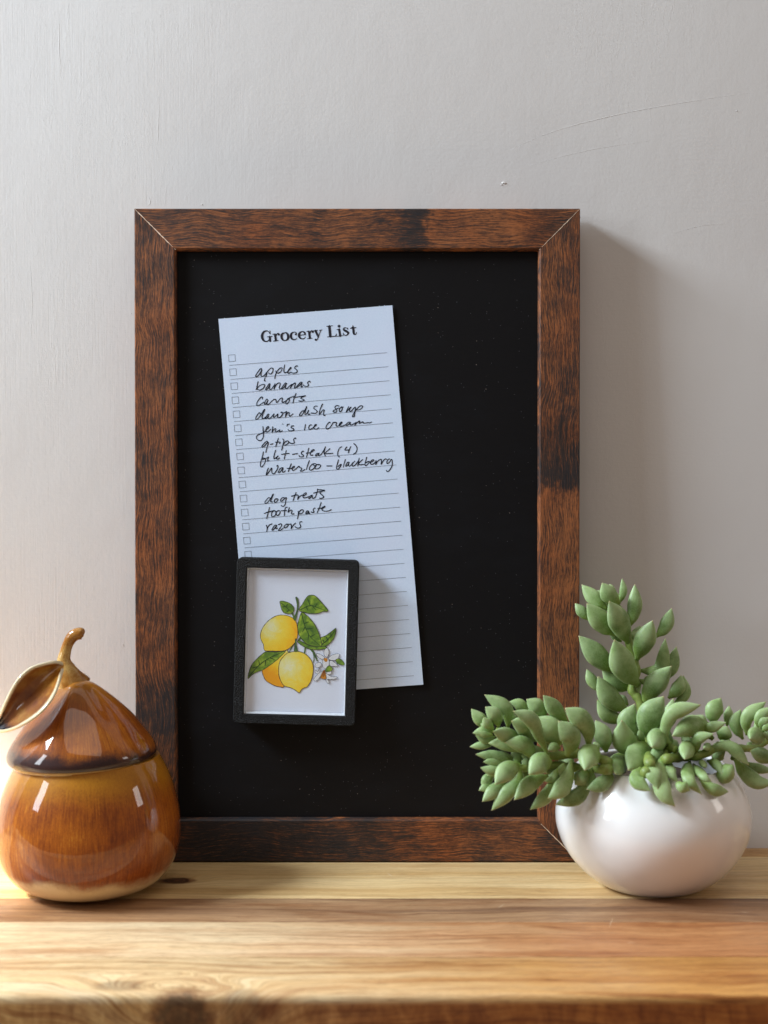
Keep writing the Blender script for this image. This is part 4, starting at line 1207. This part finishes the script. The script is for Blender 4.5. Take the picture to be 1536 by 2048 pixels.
    leaves(C1, s1, -0.060, [
        ([(500, 200), (490, 150), (475, 108)], 70, 8, 8), ([(420, 260), (360, 225), (302, 192)], 75, 8, 8),
        ([(230, 545), (150, 450), (60, 338)], 120, 5, 8),
        ([(450, 410), (310, 300), (138, 115)], 165, 0, 5), ([(590, 345), (640, 200), (626, 38)], 82, 3, 5),
        ([(600, 345), (470, 240), (385, 92)], 190, -1, -5), ([(700, 640), (775, 400), (778, 108)], 160, 0, 3),
        ([(1030, 745), (1145, 620), (1222, 398)], 150, 5, 6), ([(550, 725), (370, 560), (200, 340)], 225, 0, -6),
        ([(620, 800), (540, 745), (468, 703)], 80, 3, 3), ([(725, 800), (745, 730), (792, 675)], 80, 2, 2),
        ([(700, 820), (590, 560), (468, 312)], 240, -3, -16), 
        ([(820, 1150), (1080, 1120), (1145, 755)], 150, 4, 3), ([(960, 1290), (1200, 1110), (1278, 855)], 175, 5, 7),
        ([(1180, 1480), (1300, 1350), (1335, 1200)], 150, 5, 8), ([(1220, 1590), (1385, 1430), (1358, 1200)], 115, 7, 10),
        ([(800, 1020), (880, 820), (992, 543)], 230, -3, -13),
        ([(580, 1170), (340, 980), (103, 728)], 235, 0, -3), ([(740, 1370), (560, 1290), (383, 1117)], 200, 3, 2),
        ([(360, 1400), (270, 1280), (200, 1128)], 125, 5, 6), ([(700, 1640), (470, 1460), (332, 1215)], 225, -2, -8),
        ([(660, 1745), (460, 1680), (323, 1495)], 175, 0, -4), ([(830, 1330), (640, 1090), (530, 772)], 280, -4, -18),
        ([(880, 1560), (1010, 1330), (1220, 1090)], 230, -3, -10), ([(820, 1250), (900, 1280), (1010, 1180)], 80, 2, 4), ([(700, 1560), (650, 1520), (560, 1440)], 110, 6, 8),
    ])
    # ---- middle front cluster
    s2, cv2 = stem(C3, [(900, 1000, -0.095), (1060, 830, -0.108), (1200, 700, -0.118), (1270, 720, -0.122)], 0.0034)
    leaves(C3, s2, -0.100, [
        ([(1100, 520), (1190, 330), (1238, 100)], 170, 10, 12),
        ([(870, 610), (690, 400), (778, 163)], 225, 0, -2), ([(920, 690), (660, 620), (620, 360)], 265, -6, -16),
        ([(960, 620), (960, 330), (1128, 72)], 290, -4, -8), ([(1270, 700), (1140, 560), (1230, 280), (1575, 178)], 165, -18, -20, 0.5),
        ([(1000, 720), (850, 770), (700, 965)], 300, -6, -22, 0.2, 0.7), ([(760, 790), (600, 850), (545, 1010)], 220, 0, -8, 0.25, 0.7),
        ([(960, 860), (1000, 1000), (1055, 1190)], 175, -4, -6), ([(850, 930), (800, 1080), (965, 1215)], 160, -6, -14),
        ([(1180, 850), (1200, 980), (1295, 1110)], 145, -18, -36), ([(1165, 720), (1085, 960), (1120, 1230), (1262, 1400)], 185, -18, -38, 0.55),
        ([(1140, 610), (1040, 600), (985, 690)], 240, -10, -34, 0.12, 0.85), ([(1480, 690), (1400, 720), (1375, 835)], 185, -12, -36, 0.12, 0.8),
        ([(1320, 1100), (1340, 1150), (1440, 1205)], 130, -2, -4), ([(900, 640), (850, 560), (830, 470)], 80, -8, -10),
    ])
    # ---- right branch
    s3, cv3 = stem(C4, [(200, 900, -0.095), (420, 870, -0.112), (650, 850, -0.116), (950, 720, -0.108), (1200, 760, -0.100), (1400, 740, -0.092), (1600, 600, -0.088)], 0.0032)
    leaves(C4, s3, -0.104, [
        ([(1000, 470), (1020, 330), (1030, 200)], 115, 12, 14), ([(830, 450), (830, 280), (925, 100)], 215, 8, 8),
        ([(1210, 640), (1110, 430), (1185, 250)], 155, 8, 8), ([(1260, 590), (1270, 350), (1512, 150)], 165, 4, 4),
        ([(1400, 500), (1430, 350), (1600, 225)], 130, 0, 0), ([(1440, 510), (1470, 430), (1560, 360)], 110, -4, -6), ([(1480, 560), (1520, 480), (1640, 440)], 100, -6, -6),
        ([(820, 640), (700, 520), (560, 400), (520, 390)], 260, 4, 0), ([(760, 620), (560, 470), (285, 600)], 260, -2, -20, 0.2, 0.75),
        ([(900, 640), (960, 560), (1010, 470)], 200, 2, 2), ([(690, 520), (820, 480), (990, 420)], 125, -8, -14, 0.15),
        ([(880, 1000), (1000, 1090), (1090, 1150)], 250, 2, -2), ([(950, 900), (900, 850), (860, 780)], 200, 4, 0), ([(1050, 900), (1150, 850), (1180, 780)], 150, 4, 4),
        ([(600, 830), (620, 640), (832, 570)], 140, -12, -20, 0.25), ([(780, 730), (740, 740), (700, 760)], 95, -6, -20, 0.1, 0.9),
        ([(640, 880), (850, 760), (1050, 740), (1290, 980)], 150, -8, -14, 0.5), ([(1100, 900), (1220, 1060), (1400, 1200), (1620, 1200)], 190, -2, -8, 0.3),
        ([(1150, 950), (1350, 1010), (1620, 1060)], 120, 4, 4), ([(1450, 640), (1360, 590), (1300, 640)], 200, -2, -22, 0.12, 0.85),
        ([(1620, 900), (1450, 850), (1300, 790)], 185, -4, -12, 0.25), ([(1700, 640), (1560, 600), (1455, 560)], 115, -4, -8),
        ([(740, 920), (850, 960), (942, 1090)], 120, -8, -20), ([(560, 960), (690, 1120), (832, 1245)], 125, -8, -18), ([(520, 930), (500, 1150), (680, 1365)], 165, -8, -26),
        ([(640, 1150), (820, 1290), (1025, 1325)], 140, -4, -8), ([(680, 940), (700, 990), (720, 1010)], 110, -8, -18, 0.1, 0.8),
    ])
    # ---- left branch, upper
    s4, cv4 = stem(C2, [(1700, 900, -0.095), (1400, 790, -0.112), (1000, 815, -0.120), (800, 740, -0.122), (560, 620, -0.122), (330, 510, -0.122)], 0.0032)
    leaves(C2, s4, -0.122, [
        ([(740, 310), (620, 200), (498, 163)], 130, 8, 8), ([(940, 350), (840, 240), (700, 135)], 185, 6, 4), ([(1190, 400), (1060, 270), (900, 85)], 175, 6, 0),
        ([(560, 420), (540, 350), (520, 310)], 80, 6, 6), ([(1110, 680), (980, 500), (820, 350)], 290, 4, 0),
        ([(1010, 700), (960, 650), (915, 565)], 130, 5, 4), ([(480, 480), (460, 260), (198, 80)], 165, 2, 2, 0.3), ([(370, 465), (330, 340), (207, 225)], 160, -2, -5),
        ([(290, 490), (150, 380), (38, 250)], 140, 2, 2), ([(310, 490), (235, 430), (185, 350)], 115, -4, -7), ([(310, 510), (215, 480), (150, 425)], 85, -2, -2),
        ([(320, 520), (190, 520), (55, 542)], 105, -2, -4), ([(330, 580), (220, 625), (85, 555)], 90, 0, -2), ([(300, 560), (210, 560), (125, 520)], 70, -6, -8),
        ([(620, 600), (430, 560), (300, 520)], 165, -4, -16, 0.2), ([(760, 630), (680, 470), (520, 395)], 215, 0, -10),
        ([(830, 640), (790, 590), (760, 545)], 110, 2, 0), ([(1450, 720), (1420, 450), (1165, 238)], 225, -4, -10, 0.45), ([(1190, 820), (1235, 600), (1085, 395)], 235, -6, -12, 0.35),
        ([(965, 810), (860, 590), (760, 380), (538, 275)], 165, -8, -18, 0.5), ([(1110, 720), (1030, 710), (958, 745)], 105, -2, -6), ([(900, 740), (820, 745), (755, 735)], 95, -2, -4),
        ([(1000, 880), (870, 900), (730, 1042)], 225, -8, -20, 0.2), ([(1240, 860), (1200, 1060), (1110, 1220), (957, 1330)], 185, -4, -14, 0.42),
        ([(1560, 780), (1450, 820), (1400, 990)], 250, 0, -20, 0.12, 0.8), ([(1660, 770), (1620, 570), (1530, 385)], 200, 8, 8), ([(1560, 770), (1530, 690), (1510, 640)], 90, 4, 4),
        ([(1720, 960), (1640, 1130), (1420, 1220)], 165, -2, -8),
    ])
    # ---- left branch, lower
    s5, cv5 = stem(C2, [(1700, 980, -0.098), (1350, 960, -0.112), (1000, 930, -0.120), (760, 960, -0.124), (560, 960, -0.128), (360, 980, -0.130)], 0.0032)
    leaves(C2, s5, -0.126, [
        ([(320, 665), (150, 690), (18, 705)], 88, 4, 4), ([(640, 760), (430, 670), (243, 660)], 140, 0, 0), ([(800, 860), (680, 690), (443, 655)], 185, -2, -8),
        ([(780, 900), (700, 895), (640, 870)], 110, 2, 0), ([(780, 850), (700, 820), (635, 810)], 90, 4, 2), ([(560, 910), (350, 825), (88, 795)], 125, 0, -2), ([(580, 930), (470, 830), (285, 762)], 85, 2, 2),
        ([(440, 950), (300, 890), (180, 885)], 95, -2, -4), ([(440, 980), (290, 990), (148, 955)], 105, -4, -6), ([(330, 1050), (250, 1080), (165, 1195)], 120, 0, -2), ([(400, 1000), (300, 1020), (230, 1050)], 80, -2, -2),
        ([(320, 1180), (210, 1195), (128, 1228)], 95, -2, -4), ([(470, 1120), (330, 1220), (170, 1365)], 150, -2, -8),
        ([(610, 900), (610, 1100), (460, 1270), (282, 1472)], 160, -2, -8, 0.42), ([(610, 920), (450, 1010), (322, 1160)], 205, -8, -20, 0.2),
        ([(760, 980), (700, 1030), (640, 1080)], 90, 4, 4), ([(1080, 960), (1010, 1080), (880, 1095)], 95, 0, 0), ([(960, 1050), (760, 1140), (552, 1345)], 180, -2, -12),
        ([(1060, 1060), (950, 1280), (745, 1462)], 150, 2, -4), ([(1200, 1000), (1120, 1060), (1060, 1200)], 150, 4, 2),
        ([(1420, 960), (1380, 1060), (1280, 1160)], 190, 2, 0), ([(1440, 1060), (1340, 1280), (1048, 1402)], 175, 2, -4), ([(1480, 960), (1440, 1120), (1330, 1270)], 170, 4, 0), ([(1040, 930), (1000, 1010), (960, 1080)], 120, 6, 6),
        ([(1150, 900), (1130, 980), (1100, 1060)], 100, 0, 0),
    ])
    # ---- leaves on the far side of every stem, so the plant is full from all round
    rng = random.Random(11)
    for so, cv, n in ((s1, cv1[12:], 7), (s2, cv2, 4), (s3, cv3[4:], 8), (s4, cv4[6:], 7), (s5, cv5[6:], 7)):
        for k in range(n):
            i = int((k + 0.5) / n * (len(cv) - 1))
            p = cv[i]
            a = rng.uniform(-0.9, 0.9)
            d = Vector((rng.uniform(-.6, .6), 0.8, rng.uniform(-.5, .6))).normalized()
            L = rng.uniform(0.014, 0.020)
            P3 = [p, p + d * L * 0.55 + Vector((0, 0, 0.001)), p + d * L + Vector((0, 0, 0.004))]
            link('leaf', leaf_mesh(P3, rng.uniform(0.0065, 0.009)), M['leaf'], so)
build_plant()
